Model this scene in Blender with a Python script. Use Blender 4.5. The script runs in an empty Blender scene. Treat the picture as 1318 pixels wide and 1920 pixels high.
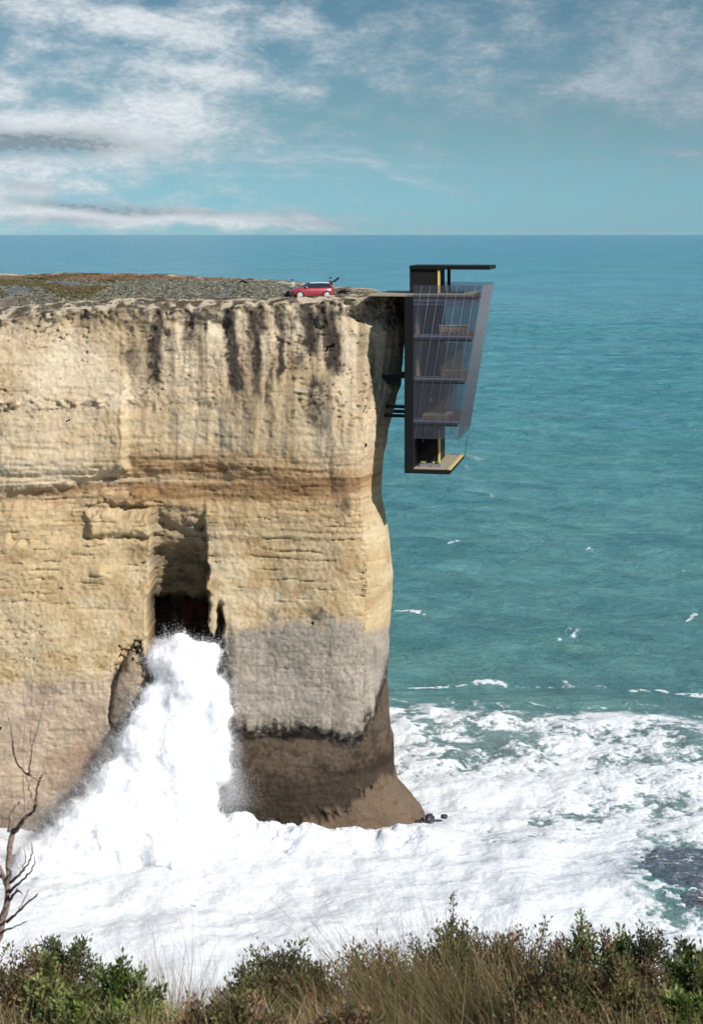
import bpy, bmesh, math, random
import numpy as np
from mathutils import Vector, Matrix
R = math.radians
rng = np.random.default_rng(7)
random.seed(7)
SC = bpy.context.scene
COL = SC.collection
EYE = 53.0
F = 3000.0

# ------------------------------------------------------------------ helpers
def lin(r, g, b, k=1.0):
    f = lambda c: (c / 12.92 if c <= .04045 else ((c + .055) / 1.055) ** 2.4)
    return np.array([f(r / 255.) * k, f(g / 255.) * k, f(b / 255.) * k])

def at(px, py, Y):
    return Vector(((px - 659) / F * Y, Y, EYE - (py - 435) / F * Y))

def sst(a, b, x):
    t = np.clip((x - a) / (b - a), 0, 1)
    return t * t * (3 - 2 * t)

def _hash(ix, iy, iz, seed):
    n = (ix.astype(np.int64) * 374761393 + iy.astype(np.int64) * 668265263 + iz.astype(np.int64) * 1440662683 + seed * 974634777) & 0xffffffff
    n = ((n ^ (n >> 13)) * 1274126177) & 0xffffffff
    n = ((n ^ (n >> 16)) * 2246822519) & 0xffffffff
    n = n ^ (n >> 15)
    return (n & 0xffffff) / float(0x7fffff) - 1.0

def vn(x, y, z=0.0, seed=0):
    x, y, z = np.broadcast_arrays(np.asarray(x, float), np.asarray(y, float), np.asarray(z, float))
    ix, iy, iz = np.floor(x), np.floor(y), np.floor(z)
    fx, fy, fz = x - ix, y - iy, z - iz
    u, v, w = [t * t * t * (t * (t * 6 - 15) + 10) for t in (fx, fy, fz)]
    flat = not np.any(fz)
    def layer(k):
        a = _hash(ix, iy, iz + k, seed); b = _hash(ix + 1, iy, iz + k, seed)
        c = _hash(ix, iy + 1, iz + k, seed); d = _hash(ix + 1, iy + 1, iz + k, seed)
        return (a + (b - a) * u) * (1 - v) + (c + (d - c) * u) * v
    l0 = layer(0)
    return l0 if flat else l0 + (layer(1) - l0) * w

def fbm(x, y, z=0.0, o=4, seed=0, g=.5):
    s, a, t = 0, 1.0, 0
    for i in range(o):
        ca, sa = math.cos(.5 + 1.1 * i), math.sin(.5 + 1.1 * i)
        s = s + a * vn((x * ca - y * sa) * 2 ** i + 17.3 * i, (x * sa + y * ca) * 2 ** i - 9.1 * i, z * 2 ** i if np.any(z) else 0.0, seed + i)
        t += a; a *= g
    return s / t * 1.6

def ridge(x, y, o=3, seed=0):
    s, a, t = 0, 1.0, 0
    for i in range(o):
        ca, sa = math.cos(.4 + 1.1 * i), math.sin(.4 + 1.1 * i)
        s = s + a * (1 - np.abs(vn((x * ca - y * sa) * 2 ** i + 7.7 * i, (x * sa + y * ca) * 2 ** i + 3.1 * i, 0.0, seed + i)) * 1.6)
        t += a; a *= .5
    return s / t

def link(o, parent=None):
    COL.objects.link(o)
    if parent is not None: o.parent = parent
    return o

def np_mesh(name, V, Fq, smooth=True):
    """V (n,3), Fq (m,k) -> mesh"""
    me = bpy.data.meshes.new(name)
    V = np.ascontiguousarray(V, dtype=np.float32); Fq = np.ascontiguousarray(Fq, dtype=np.int32)
    n, (m, k) = len(V), Fq.shape
    me.vertices.add(n); me.vertices.foreach_set('co', V.ravel())
    me.loops.add(m * k); me.loops.foreach_set('vertex_index', Fq.ravel())
    me.polygons.add(m); me.polygons.foreach_set('loop_start', np.arange(0, m * k, k, dtype=np.int32))
    me.update(calc_edges=True)
    me.polygons.foreach_set('use_smooth', np.full(m, smooth, dtype=bool))
    me.update()
    return me

def grid_faces(nr, nc):
    i = np.arange(nr * nc).reshape(nr, nc)
    return np.stack([i[:-1, :-1], i[:-1, 1:], i[1:, 1:], i[1:, :-1]], -1).reshape(-1, 4)

def set_col(me, C, name='col'):
    a = me.color_attributes.new(name, 'FLOAT_COLOR', 'POINT')
    D = np.ones((len(me.vertices), 4), np.float32); D[:, :3] = np.asarray(C).reshape(-1, 3)
    a.data.foreach_set('color', D.ravel())

def set_f(me, A, name):
    a = me.attributes.new(name, 'FLOAT', 'POINT')
    a.data.foreach_set('value', np.ascontiguousarray(A, dtype=np.float32).ravel())

def tag(o, label=None, cat=None, group=None, kind=None):
    if label: o['label'] = label
    if cat: o['category'] = cat
    if group: o['group'] = group
    if kind: o['kind'] = kind
    return o

def empty(name, loc, rz=0):
    o = bpy.data.objects.new(name, None); o.empty_display_size = .3
    o.location = loc; o.rotation_euler = (0, 0, rz)
    return link(o)

# ------------------------------------------------------------------ node helpers
class NT:
    def __init__(s, tree): s.t = tree; s.n = tree.nodes; s.l = tree.links
    def add(s, typ, **kw):
        n = s.n.new(typ)
        for k, v in kw.items():
            if k in n.inputs.keys() and not hasattr(n, k): n.inputs[k].default_value = v
            else: setattr(n, k, v)
        return n
    def put(s, sock, v):
        if hasattr(v, 'is_linked') or hasattr(v, 'links'): s.l.new(v, sock)
        elif v is not None: sock.default_value = v
    def math(s, op, a, b=None, c=None, clamp=False):
        n = s.n.new('ShaderNodeMath'); n.operation = op; n.use_clamp = clamp
        s.put(n.inputs[0], a)
        if b is not None: s.put(n.inputs[1], b)
        if c is not None: s.put(n.inputs[2], c)
        return n.outputs[0]
    def mix(s, f, a, b, mode='MIX'):
        n = s.n.new('ShaderNodeMix'); n.data_type = 'RGBA'; n.blend_type = mode
        s.put(n.inputs[0], f)
        s.put(n.inputs[6], tuple(a) + (1,) if isinstance(a, (tuple, list, np.ndarray)) and len(a) == 3 else a)
        s.put(n.inputs[7], tuple(b) + (1,) if isinstance(b, (tuple, list, np.ndarray)) and len(b) == 3 else b)
        return n.outputs[2]
    def ramp(s, v, a, b, lo=0.0, hi=1.0):
        n = s.n.new('ShaderNodeMapRange'); n.interpolation_type = 'SMOOTHSTEP'
        s.put(n.inputs[0], v)
        n.inputs[1].default_value = a; n.inputs[2].default_value = b; n.inputs[3].default_value = lo; n.inputs[4].default_value = hi
        return n.outputs[0]
    def noise(s, vec, scale, detail=4, rough=.5, dist=0.0):
        n = s.n.new('ShaderNodeTexNoise')
        if vec is not None: s.l.new(vec, n.inputs['Vector'])
        n.inputs['Scale'].default_value = scale; n.inputs['Detail'].default_value = detail
        n.inputs['Roughness'].default_value = rough; n.inputs['Distortion'].default_value = dist
        return n.outputs[0]
    def vscale(s, vec, sc):
        n = s.n.new('ShaderNodeVectorMath'); n.operation = 'MULTIPLY'
        s.l.new(vec, n.inputs[0]); n.inputs[1].default_value = sc
        return n.outputs[0]
    def bump(s, h, strength, dist, normal=None):
        n = s.n.new('ShaderNodeBump'); s.l.new(h, n.inputs['Height'])
        n.inputs['Strength'].default_value = strength; n.inputs['Distance'].default_value = dist
        if normal is not None: s.l.new(normal, n.inputs['Normal'])
        return n.outputs[0]

def new_mat(name):
    m = bpy.data.materials.new(name); m.use_nodes = True
    T = NT(m.node_tree)
    return m, T, m.node_tree.nodes['Principled BSDF']

def simple(name, c, rough=.6, metal=0., var=.12, nscale=6., bump=.0, bscale=40., spec=None, coat=0.):
    m, T, p = new_mat(name)
    tc = T.add('ShaderNodeTexCoord').outputs['Object']
    n = T.noise(tc, nscale, 5, .6)
    k = T.ramp(n, .25, .75, 1 - var, 1 + var)
    mu = T.n.new('ShaderNodeVectorMath'); mu.operation = 'SCALE'
    mu.inputs[0].default_value = tuple(c); T.l.new(k, mu.inputs['Scale'])
    T.l.new(mu.outputs[0], p.inputs['Base Color'])
    p.inputs['Roughness'].default_value = rough; p.inputs['Metallic'].default_value = metal
    if spec is not None: p.inputs['Specular IOR Level'].default_value = spec
    if coat: p.inputs['Coat Weight'].default_value = coat
    if bump:
        T.l.new(T.bump(T.noise(tc, bscale, 4), bump, .02), p.inputs['Normal'])
    return m

# ------------------------------------------------------------------ camera, sun, sky
cam = bpy.data.cameras.new('camera'); co = link(bpy.data.objects.new('camera', cam))
co.location = (0, 0, EYE); co.rotation_euler = (R(90), 0, 0)
cam.sensor_fit = 'VERTICAL'; cam.sensor_height = 24; cam.lens = F / 1920 * 24
cam.shift_y = -(960 - 435) / 1920.
cam.clip_start = .1; cam.clip_end = 200000
cam.dof.use_dof = True; cam.dof.focus_distance = 141; cam.dof.aperture_fstop = 6.5
SC.camera = co

SUN_EL, SUN_AZ = R(36), R(49)       # azimuth measured to the right of straight behind the camera
sdir = Vector((math.sin(SUN_AZ) * math.cos(SUN_EL), -math.cos(SUN_AZ) * math.cos(SUN_EL), math.sin(SUN_EL)))
sl = bpy.data.lights.new('sun', 'SUN'); sl.energy = 4.4; sl.angle = R(.9); sl.color = (1, .965, .91)
so = link(bpy.data.objects.new('sun', sl)); so.location = (40, -40, 120)
so.rotation_euler = (-sdir).to_track_quat('-Z', 'Y').to_euler()
SC.view_settings.view_transform = 'Standard'; SC.view_settings.look = 'None'; SC.view_settings.gamma = 1
SC.view_settings.exposure = .5

def build_sky():
    w = bpy.data.worlds.new('World'); SC.world = w; w.use_nodes = True
    T = NT(w.node_tree); bg = w.node_tree.nodes['Background']
    sk = T.add('ShaderNodeTexSky'); sk.sky_type = 'NISHITA'; sk.sun_disc = False
    sk.sun_elevation = SUN_EL; sk.sun_rotation = math.atan2(sdir.x, sdir.y)
    sk.altitude = 50; sk.air_density = 1.0; sk.dust_density = .15; sk.ozone_density = 1.0
    d = T.add('ShaderNodeTexCoord').outputs['Generated']
    sp = T.add('ShaderNodeSeparateXYZ'); T.l.new(d, sp.inputs[0])
    x, y, z = sp.outputs
    az = T.math('MULTIPLY', T.math('ARCTAN2', x, y), 57.2958)           # degrees, 0 = north (+Y)
    el = T.math('MULTIPLY', T.math('ARCSINE', z), 57.2958)
    cb = T.add('ShaderNodeCombineXYZ'); T.l.new(az, cb.inputs[0]); T.l.new(el, cb.inputs[1])
    P = cb.outputs[0]
    # warp
    wn = T.n.new('ShaderNodeTexNoise'); T.l.new(T.vscale(P, (.35, .8, 1)), wn.inputs['Vector']); wn.inputs['Scale'].default_value = 1; wn.inputs['Detail'].default_value = 5
    off = T.n.new('ShaderNodeVectorMath'); off.operation = 'SUBTRACT'; T.l.new(wn.outputs['Color'], off.inputs[0]); off.inputs[1].default_value = (.5, .5, .5)
    off2 = T.vscale(off.outputs[0], (2.2, 1.1, 0))
    ad = T.n.new('ShaderNodeVectorMath'); ad.operation = 'ADD'; T.l.new(P, ad.inputs[0]); T.l.new(off2, ad.inputs[1])
    PW = ad.outputs[0]
    def ell(px, py, rx, ry, rot=0, amp=1.0, vec=None):
        """soft patch of cloud around a compass direction, sizes in degrees"""
        a0 = math.degrees(math.atan((px - 659) / F)); e0 = math.degrees(math.atan((435 - py) / F))
        m = T.n.new('ShaderNodeMapping'); m.vector_type = 'TEXTURE'
        T.l.new(PW if vec is None else vec, m.inputs['Vector'])
        m.inputs['Location'].default_value = (a0, e0, 0); m.inputs['Rotation'].default_value = (0, 0, R(rot))
        k = math.degrees(1 / F)
        m.inputs['Scale'].default_value = (rx * k, ry * k, 1)
        ln = T.n.new('ShaderNodeVectorMath'); ln.operation = 'LENGTH'; T.l.new(m.outputs[0], ln.inputs[0])
        q = T.math('MULTIPLY', ln.outputs['Value'], ln.outputs['Value'])
        return T.math('MULTIPLY', T.math('EXPONENT', T.math('MULTIPLY', q, -1.0)), amp)
    def total(L):
        s = L[0]
        for q in L[1:]: s = T.math('ADD', s, q)
        return s
    puffs = total([ell(140, 210, 420, 170, 0, .20), ell(1200, 130, 260, 120, 0, .16), ell(140, 35, 190, 32, -8, .9), ell(310, 65, 60, 26, -12, .6), ell(100, 95, 70, 18, 0, .45), ell(405, 45, 70, 55, -20, .75), ell(565, 45, 60, 38, -15, .8),
                   ell(15, 160, 55, 25, 0, .8), ell(400, 140, 130, 24, -10, .75), ell(330, 200, 125, 48, -14, .95), ell(590, 173, 30, 12, 0, .5),
                   ell(90, 240, 210, 34, 0, .9), ell(120, 310, 260, 25, 2, .55), ell(280, 270, 120, 30, 0, .5),
                   ell(0, 350, 120, 40, 0, .7), ell(180, 345, 90, 18, 0, .35),
                   ell(150, 402, 300, 22, -1, .95), ell(480, 412, 240, 16, -2, .75),
                   ell(820, 60, 90, 45, -10, .42), ell(920, 90, 30, 10, 0, .4), ell(850, 150, 130, 50, 0, .3), ell(980, 15, 60, 45, -20, .55), ell(920, 180, 40, 25, 0, .25),
                   ell(1230, 90, 130, 100, -10, .62), ell(1110, 160, 110, 30, 8, .55), ell(1165, 195, 30, 30, 0, .4), ell(1300, 200, 80, 60, 0, .45),
                   ell(1270, 285, 55, 12, 10, .4), ell(700, 120, 160, 60, 0, .22)])
    n1 = T.noise(T.vscale(P, (.55, 1.1, 1)), 1.0, 9, .58, .3)
    n2 = T.noise(T.vscale(P, (3.2, 7, 1)), 1.0, 6, .6, .3)
    dens = T.math('ADD', puffs, T.math('MULTIPLY', T.math('SUBTRACT', n1, .5), 2.0))
    dens = T.math('ADD', dens, T.math('MULTIPLY', T.math('SUBTRACT', n2, .5), .45))
    mask = T.ramp(dens, -.12, 1.05, 0, .96)
    # cirrus streaks
    cn = T.noise(T.vscale(P, (.8, 6, 1)), 1.0, 6, .6, .6)
    cir = total([ell(560, 298, 210, 9, -3, .8), ell(760, 335, 75, 8, -22, .8), ell(640, 285, 120, 6, -3, .4), ell(400, 330, 200, 6, 0, .6), ell(492, 90, 16, 2.5, -55, .6)])
    cmask = T.math('MULTIPLY', cir, T.ramp(cn, .3, .7, .15, .8), clamp=True)
    # grey undersides
    half = T.n.new('ShaderNodeVectorMath'); half.operation = 'ADD'; T.l.new(P, half.inputs[0]); T.l.new(T.vscale(off.outputs[0], (2.0, .45, 0)), half.inputs[1]); PH = half.outputs[0]
    dk = total([ell(90, 272, 190, 20, 0, 1.15, PH), ell(-60, 268, 160, 24, 0, .8, PH), ell(150, 384, 130, 12, -4, .85, PH), ell(330, 397, 180, 9, -2, .65, PH), ell(120, 414, 140, 9, 0, .6, PH), ell(600, 418, 150, 7, -2, .45, PH), ell(40, 350, 60, 9, -5, .5, PH), ell(560, 398, 60, 7, -5, .4, PH), ell(1290, 150, 120, 60, 0, .25, PH)])
    dkm = T.math('MULTIPLY', dk, T.ramp(n2, .3, .7, .5, 1.0), clamp=True)
    tint = T.mix(T.ramp(el, -.5, 4.5), (.20, .45, .80), (.245, .368, .448)); tint = T.mix(T.ramp(el, 4, 9), tint, (.232, .343, .382))
    tint = T.mix(T.ramp(el, 12, 50), tint, (.9, .95, 1))
    base = T.mix(1.0, sk.outputs[0], tint, 'MULTIPLY')
    rgt = T.ramp(az, -8, 9)
    K = 1 / .1
    ccol = T.mix(rgt, tuple(np.array((.43, .475, .51)) * K), tuple(np.array((.235, .30, .345)) * K))
    ccol = T.mix(T.ramp(n2, .3, .75), ccol, T.mix(1.0, ccol, (1.18, 1.16, 1.14), 'MULTIPLY'))
    ccol = T.mix(T.ramp(dens, .2, 1.5), T.mix(1.0, ccol, (.84, .87, .89), 'MULTIPLY'), T.mix(1.0, ccol, (1.16, 1.14, 1.12), 'MULTIPLY'))
    ccol = T.mix(dkm, ccol, tuple(np.array((.17, .205, .235)) * K))
    mask = T.math('MAXIMUM', mask, T.math('MULTIPLY', dkm, .8))
    c = T.mix(mask, base, ccol)
    c = T.mix(cmask, c, tuple(np.array((.36, .43, .48)) * K))
    T.l.new(c, bg.inputs['Color']); bg.inputs['Strength'].default_value = .1
build_sky()

# ------------------------------------------------------------------ the headland
rim_px = [-1500, 0, 120, 230, 320, 400, 520, 600, 680, 760, 3000]
rim_py = [600, 600, 588, 579, 581, 578, 572, 569, 562, 554, 554]
def ztop(X, Y):
    """height of the cliff-top ground"""
    px = 659 + X * 21.2
    rz = EYE - (np.interp(px, rim_px, rim_py) - 435) * .047
    g = 47.35 + .22 * fbm(X * .08, Y * .08, o=3, seed=40) + .05 * fbm(X * .6, Y * .6, o=3, seed=41)
    return g + (rz - 47.35) * np.exp(-np.clip(Y - 141, 0, 200) / 5.0)

ctrl = np.array([(-120, 138.5), (-60, 140), (-36, 141), (-20, 141.2), (-5, 141.5), (0, 142.0), (2.6, 142.9), (4.1, 144.2), (4.75, 146), (4.3, 149), (1, 156), (-2, 163), (-7, 183),
                 (-14, 200), (-22, 207), (-40, 214), (-60, 219), (-120, 228)], float)
def make_path():
    seg = np.r_[0, np.cumsum(np.hypot(*np.diff(ctrl, axis=0).T))]
    fs = np.arange(0, seg[-1], .1)
    P = np.stack([np.interp(fs, seg, ctrl[:, i]) for i in (0, 1)], 1)
    k = np.exp(-np.linspace(-2, 2, 31) ** 2); k /= k.sum()
    P = np.stack([np.convolve(np.pad(P[:, i], 15, mode='edge'), k, 'valid') for i in (0, 1)], 1)
    ic = int(np.argmax(P[:, 0]))
    keep = []
    acc = 9
    for i in range(len(P)):
        dense = (P[i, 0] > -33.5 and P[i, 1] < 150)
        near = P[i, 0] > -50 and i < ic
        acc += .1
        if acc >= (.095 if dense else .3 if near else 1.2): keep.append(i); acc = 0
    T_ = np.gradient(P, axis=0); T_ /= np.linalg.norm(T_, axis=1)[:, None]
    N = np.stack([T_[:, 1], -T_[:, 0]], 1)
    return P[keep], N[keep], np.array(keep) > ic, fs[keep]
PATH, PN, BACK, PS = make_path()

def build_cliff():
    nc = len(PATH)
    NR = 500
    X0 = PATH[:, 0][None, :]; 
    pxs = np.where(BACK, 760 + (PS - PS[BACK][0]) * 21.2, 659 + PATH[:, 0] * 21.2)
    zr = EYE - (np.interp(pxs, rim_px, rim_py) - 435) * .047
    zr = np.where(BACK, ztop(PATH[:, 0], PATH[:, 1]), zr)
    zr = zr + .18 * fbm(PS * .9, PS * 0, o=4, seed=3)
    t = np.linspace(0, 1, NR)[:, None]
    Z = -2.0 + t * (zr[None, :] + 2.0)
    S = np.broadcast_to(PS[None, :], Z.shape)
    PX = np.broadcast_to(pxs[None, :], Z.shape)
    PY = 435 + (EYE - Z) * 21.2
    # jittered coordinates for organic borders
    J1 = fbm(S * .35, Z * .35, o=5, seed=11); J2 = fbm(S * .35 + 50, Z * .35, o=5, seed=12)
    JF = fbm(S * 1.6, Z * 1.6, o=4, seed=13)
    x = PX + 7 * J1 + 3 * JF; y = PY + 8 * J2 + 4 * JF
    d = np.zeros_like(Z)
    def band(v, a, b, s): return sst(a - s, a + s, v) * (1 - sst(b - s, b + s, v))
    # rough relief
    d += .55 * fbm(S * .09, Z * .07, o=4, seed=20) + (.055 - .03 * band(PY, 1165, 1360, 20) * (PX > 420)) * fbm(S * .8, Z * .8, o=5, seed=21)
    strata = fbm(S * .12, Z * 1.5, o=5, seed=22, g=.6)
    d += .12 * strata * (.4 + band(y, 840, 1010, 40))
    up = band(y, 560, 745, 20)
    flutes = fbm(S * 1.1 + .25 * J1, Z * .13, o=4, seed=23)
    d += .11 * flutes * up * sst(220, 300, PX) + .08 * flutes * sst(730, 780, y) * (1 - sst(840, 880, y))
    # left block: stands forward, ends in a rounded overhanging foot
    foot = 895 + np.clip(245 - PX, 0, 400) * .17
    lb = (1 - sst(236, 250, x + np.where(PY < 780, 8, 0))) * (1 - sst(foot - 16, foot + 6, y))
    bulge = 1 + .75 * np.exp(-((y - foot + 45) / 45) ** 2)
    d += .62 * lb * bulge * sst(640, 780, PY + .25 * (245 - PX).clip(0, 300))
    # second bulge to the right, foot at about 850
    rb = sst(238, 252, x) * (1 - sst(845, 905, y + .05 * (PX - 245)))
    d += .22 * rb * sst(640, 830, PY)
    # undercut brown band
    d -= .5 * band(y, 880, 955, 20) * (1 - .75 * sst(420, 640, PX))
    # ledges of the left middle
    d += .8 * band(x, 150, 284, 14) * band(y, 927, 948, 5) * sst(60, 260, PX)
    d += .9 * band(x, 165, 290, 14) * band(y, 966, 1003, 9)
    d += .6 * band(x, -2000, 286, 6) * sst(1003, 1015, y)
    d -= .5 * np.exp(-((PX - 245) / 40) ** 2 - ((PY - 1050) / 34) ** 2)
    d += .5 * np.exp(-((PX - 193) / 16) ** 2 - ((PY - 1072) / 13) ** 2)
    # rubble ledge line
    ly = 748 - .03 * (PX - 230) + 6 * J2
    rub = np.exp(-((PY - ly) / 10) ** 2) * (.15 + .85 * sst(-.25, .35, fbm(S * .16, Z * .05, o=3, seed=24)))
    d += .42 * rub * (.3 + np.clip(fbm(S * 1.3, Z * 2.6, o=4, seed=25), 0, 1) * 1.5) * (1 - .5 * sst(600, 700, PX))
    d -= .28 * np.exp(-((PY - ly - 17) / 8) ** 2) * sst(-.1, .4, fbm(S * .4, Z * .2, o=2, seed=26)) * sst(100, 260, PX)
    # crack between left block and centre
    crk = np.exp(-((x - 226 - 10 * sst(760, 860, PY)) / 3.0) ** 2) * band(PY, 590, 900, 20)
    d -= .08 * crk * sst(-.5, .3, J1 + JF)
    # the tall recess / sea cave
    rbnd = 386 + 26 * sst(1165, 1225, PY)
    xn = PX + 3.5 * J1 + 3.5 * JF
    nic = sst(277, 283, xn) * (1 - sst(rbnd - 4, rbnd + 4, xn)) * sst(946, 968, PY + 4 * J2 + 5 * JF)
    d -= nic * (.35 + 1.3 * sst(955, 1010, y) + 2.7 * sst(1000, 1095, y) + 2.6 * sst(1135, 1175, y + 6 * JF))
    d += nic * .35 * fbm(S * .6, Z * 1.2, o=4, seed=27)
    # slot on the right of it
    sx = 409 + (PY - 1130) * .045
    sw = 5 + np.clip(PY - 1130, 0, 400) * .035
    slot = np.exp(-((xn - sx) / sw) ** 4) * sst(1118, 1165, PY + 4 * J2)
    d -= 2.4 * slot
    # rounded boss beside the cave
    bq = (((x - 243) / 31) ** 2 + ((y - 1305 + .4 * (x - 243)) / 62) ** 2) * (1 + .7 * J2 + .3 * JF)
    d += .6 * np.sqrt(np.clip(1 - bq, 0, 1)) - .5 * np.exp(-((np.sqrt(bq) - 1.05) / .14) ** 2)
    # right block: lower face, undercut foot, flaring toe
    rblk = sst(425, 440, PX)
    d += .35 * rblk * band(y, 1150, 1365, 30)
    d -= .9 * rblk * sst(1362, 1400, y + 8 * J1) 
    toe = sst(1485, 1580, PY + .12 * (PX - 560).clip(-300, 300))
    d += .6 * toe * rblk * sst(430, 600, PX) + .5 * toe * (1 - rblk)
    led = sst(1466, 1490, y + 12 * JF + 8 * J2 + .36 * (PX + 21 * .3 - 748)) * sst(520, 600, PX)
    d += .5 * led
    # corner bulge: top leans back, lower face comes forward
    cw = sst(470, 730, PX)
    d += cw * (2.1 * sst(640, 850, PY) * (1 - .4 * sst(1250, 1500, PY)) - .3)
    # flat spalled facets + small pits
    pit = fbm(S * 2.8, Z * 5.0, o=3, seed=30)
    pm = band(y, 600, 770, 25) * (1 - sst(230, 330, PX) * .5) * .6 + band(y, 1040, 1260, 30) * (1 - sst(280, 300, PX)) * .25 + .25 + .6 * cw * (1 - sst(800, 900, PY))
    pm = pm * (1 - .7 * band(y, 800, 900, 15))
    pits = sst(.70, .95, pit + .34 * fbm(S * .25, Z * .25, o=2, seed=31)) * pm
    d -= .20 * pits
    bed = fbm(S * .35, Z * 3.2, o=4, seed=32)
    beds = sst(.55, .75, bed) * (.35 + .65 * band(y, 900, 1130, 40))
    d -= .15 * beds
    # ragged rim
    rimw = np.exp(-(zr[None, :] - Z) / .9)
    d += rimw * (.5 * fbm(S * 1.2, Z * 1.2, o=4, seed=33) + .15)
    cave_r = np.exp(-((zr[None, :] - Z - 1.6) / .8) ** 2) * sst(.05, .5, fbm(S * .45, Z * .3, o=3, seed=34)) * sst(200, 300, PX)
    d -= .6 * cave_r
    d += .05 * fbm(S * 3.5, Z * 3.5, o=3, seed=35)
    # corner silhouette
    spy = [435, 560, 640, 720, 780, 850, 930, 1000, 1080, 1180, 1270, 1340, 1380, 1440, 1475, 1500, 1530, 1560, 1700]
    sxx = [.3, .35, .3, -.2, -1.05, -1.9, -2.15, -1.45, -1.05, -1.5, -1.6, -1.3, -.85, -.8, -.45, .7, 1.9, 2.6, 3.2]
    c = np.interp(PY * .97 + 13, spy, sxx) + .12 * J1
    wc = sst(560, 760, PX) ** 1.5
    PXV = PX + c * wc * 21
    Xc = PATH[None, :, 0] + PN[None, :, 0] * d * np.where(PX > 690, .12, 1) + c * wc
    Yc = PATH[None, :, 1] + PN[None, :, 1] * d
    # fold the top inwards
    rows = [(Xc, Yc, Z)]
    for q in np.linspace(.2, 3.6, 18):
        dz = .1 - .5 * max(0, q - 2.6)
        xx = PATH[:, 0] - PN[:, 0] * q + PN[:, 0] * d[-1] * max(0, 1 - q) * .5; yy = PATH[:, 1] - PN[:, 1] * q + PN[:, 1] * d[-1] * max(0, 1 - q) * .5
        zz = ztop(xx, yy) + dz + .12 * fbm(PS * 1.3, PS * 0 + q * 1.3, o=5, seed=36)
        w = min(1, q / 1.4)
        rows.append((xx[None], yy[None], (zr * (1 - w) + zz * w)[None] + .05))
    Xa = np.concatenate([r[0] for r in rows]); Ya = np.concatenate([r[1] for r in rows]); Za = np.concatenate([r[2] for r in rows])
    V = np.stack([Xa, Ya, Za], -1).reshape(-1, 3)
    me = np_mesh('cliff', V, grid_faces(*Xa.shape))

    # ---- rock colour: beds, stains, lichen streaks, algae zone, painted recess shade
    K = .62
    C = lambda r, g, b: lin(r, g, b, K)
    def lay(col, c, m): return col * (1 - m[..., None]) + np.asarray(c) * m[..., None]
    col = np.broadcast_to(C(224, 202, 168), Z.shape + (3,)).copy()
    v1 = fbm(S * .22, Z * .22, o=5, seed=50); v2 = fbm(S * .9, Z * .9, o=5, seed=51); v3 = fbm(S * 2.6, Z * 2.6, o=3, seed=52)
    bedc = fbm(S * .06, Z * 1.1, o=5, seed=53, g=.6)
    col = lay(col, C(236, 218, 188), sst(.1, .7, v1) * .7)
    col = lay(col, C(208, 180, 136), sst(.0, .7, -v1 + .3 * v2) * .6)
    tan = sst(905, 985, y)
    col = lay(col, C(212, 186, 144), tan)
    col = lay(col, C(226, 205, 168), tan * sst(0, .6, v1 + .4 * bedc) * .8)
    col = lay(col, C(194, 160, 112), tan * sst(.1, .7, -v2 - .5 * bedc) * .5)
    brn = band(y, 852, 960, 34)
    brn = brn * (.55 + .6 * sst(-.4, .5, bedc)) * np.where(PX < 245, .8 * sst(foot - 30, foot + 5, PY), 1)
    col = lay(col, C(180, 136, 86), np.clip(brn, 0, 1) * .66)
    col = lay(col, C(132, 96, 60), np.clip(brn * sst(.25, .7, bedc + .2 * v2), 0, 1) * .55)
    # vertical grey wash streaks
    wash = fbm(S * 1.3 + .1 * J1, Z * .05, o=4, seed=54)
    fall = sst(560, 600, y) * (1 - sst(690, 860, y + 60 * v1))
    col = lay(col, C(150, 128, 100), sst(.12, .6, wash) * fall * sst(210, 300, PX) * .6)
    col = lay(col, C(150, 140, 124), sst(.2, .6, fbm(S * 1.6, Z * .08, o=3, seed=55)) * band(y, 752, 850, 20) * sst(240, 280, PX) * .6)
    # lichen black streaks  (centre px, half width, y0, y1, lean)
    dark = np.zeros_like(Z)
    for (cx, hw, y0, y1, lean, am) in ((291, 10, 568, 720, -.03, .85), (362, 14, 575, 650, .0, .55), (428, 10, 568, 745, .10, 1), (440, 9, 640, 745, .0, .9), (478, 7, 570, 740, .05, .75), (494, 9, 572, 625, .03, .8), (527, 5, 570, 720, .0, .65), (514, 5, 660, 790, -.08, .5),
                                       (572, 15, 565, 660, .04, 1), (612, 14, 563, 705, .09, .95), (560, 12, 660, 700, .0, .5), (592, 20, 700, 800, .0, .55), (245, 11, 655, 690, .05, .5), (597, 9, 780, 800, 0, .8), (700, 22, 560, 600, 0, .55), (738, 18, 556, 610, 0, .75), (692, 6, 640, 760, .12, .3), (623, 5, 815, 930, .04, .4), (640, 9, 880, 960, .13, .45),
                                       (60, 30, 588, 608, 0, .35), (165, 30, 585, 603, 0, .5), (250, 26, 577, 596, 0, .6), (385, 30, 574, 592, 0, .65)):
        u = (x + 3 * v2 + 2 * v3 - cx - lean * (PY - y0)) / hw
        edge = np.exp(-np.abs(u / 1.25) ** 3) * sst(y0 - 10, y0 + 10, y) * (1 - sst(y1 - 25, y1 + 20, y + 14 * v2))
        dark = np.maximum(dark, edge * am)
    brk = .72 + .5 * sst(-.45, .35, v2 + .7 * v3)
    dark = np.clip(dark * brk * 1.5, 0, 1)
    col = lay(col, C(54, 49, 48), dark * .95)
    col = lay(col, C(104, 92, 84), dark * sst(.2, .7, v3) * .4)
    # rim crust
    rim = np.exp(-np.clip(zr[None, :] - Z, 0, 9) / (.45 + .5 * sst(-.3, .6, fbm(S * .5, Z * 0, o=3, seed=56))))
    col = lay(col, C(116, 98, 78), rim * sst(-.5, .3, v2) * .85)
    col = lay(col, C(222, 205, 176), rim * sst(.2, .6, v3) * .6)
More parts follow.
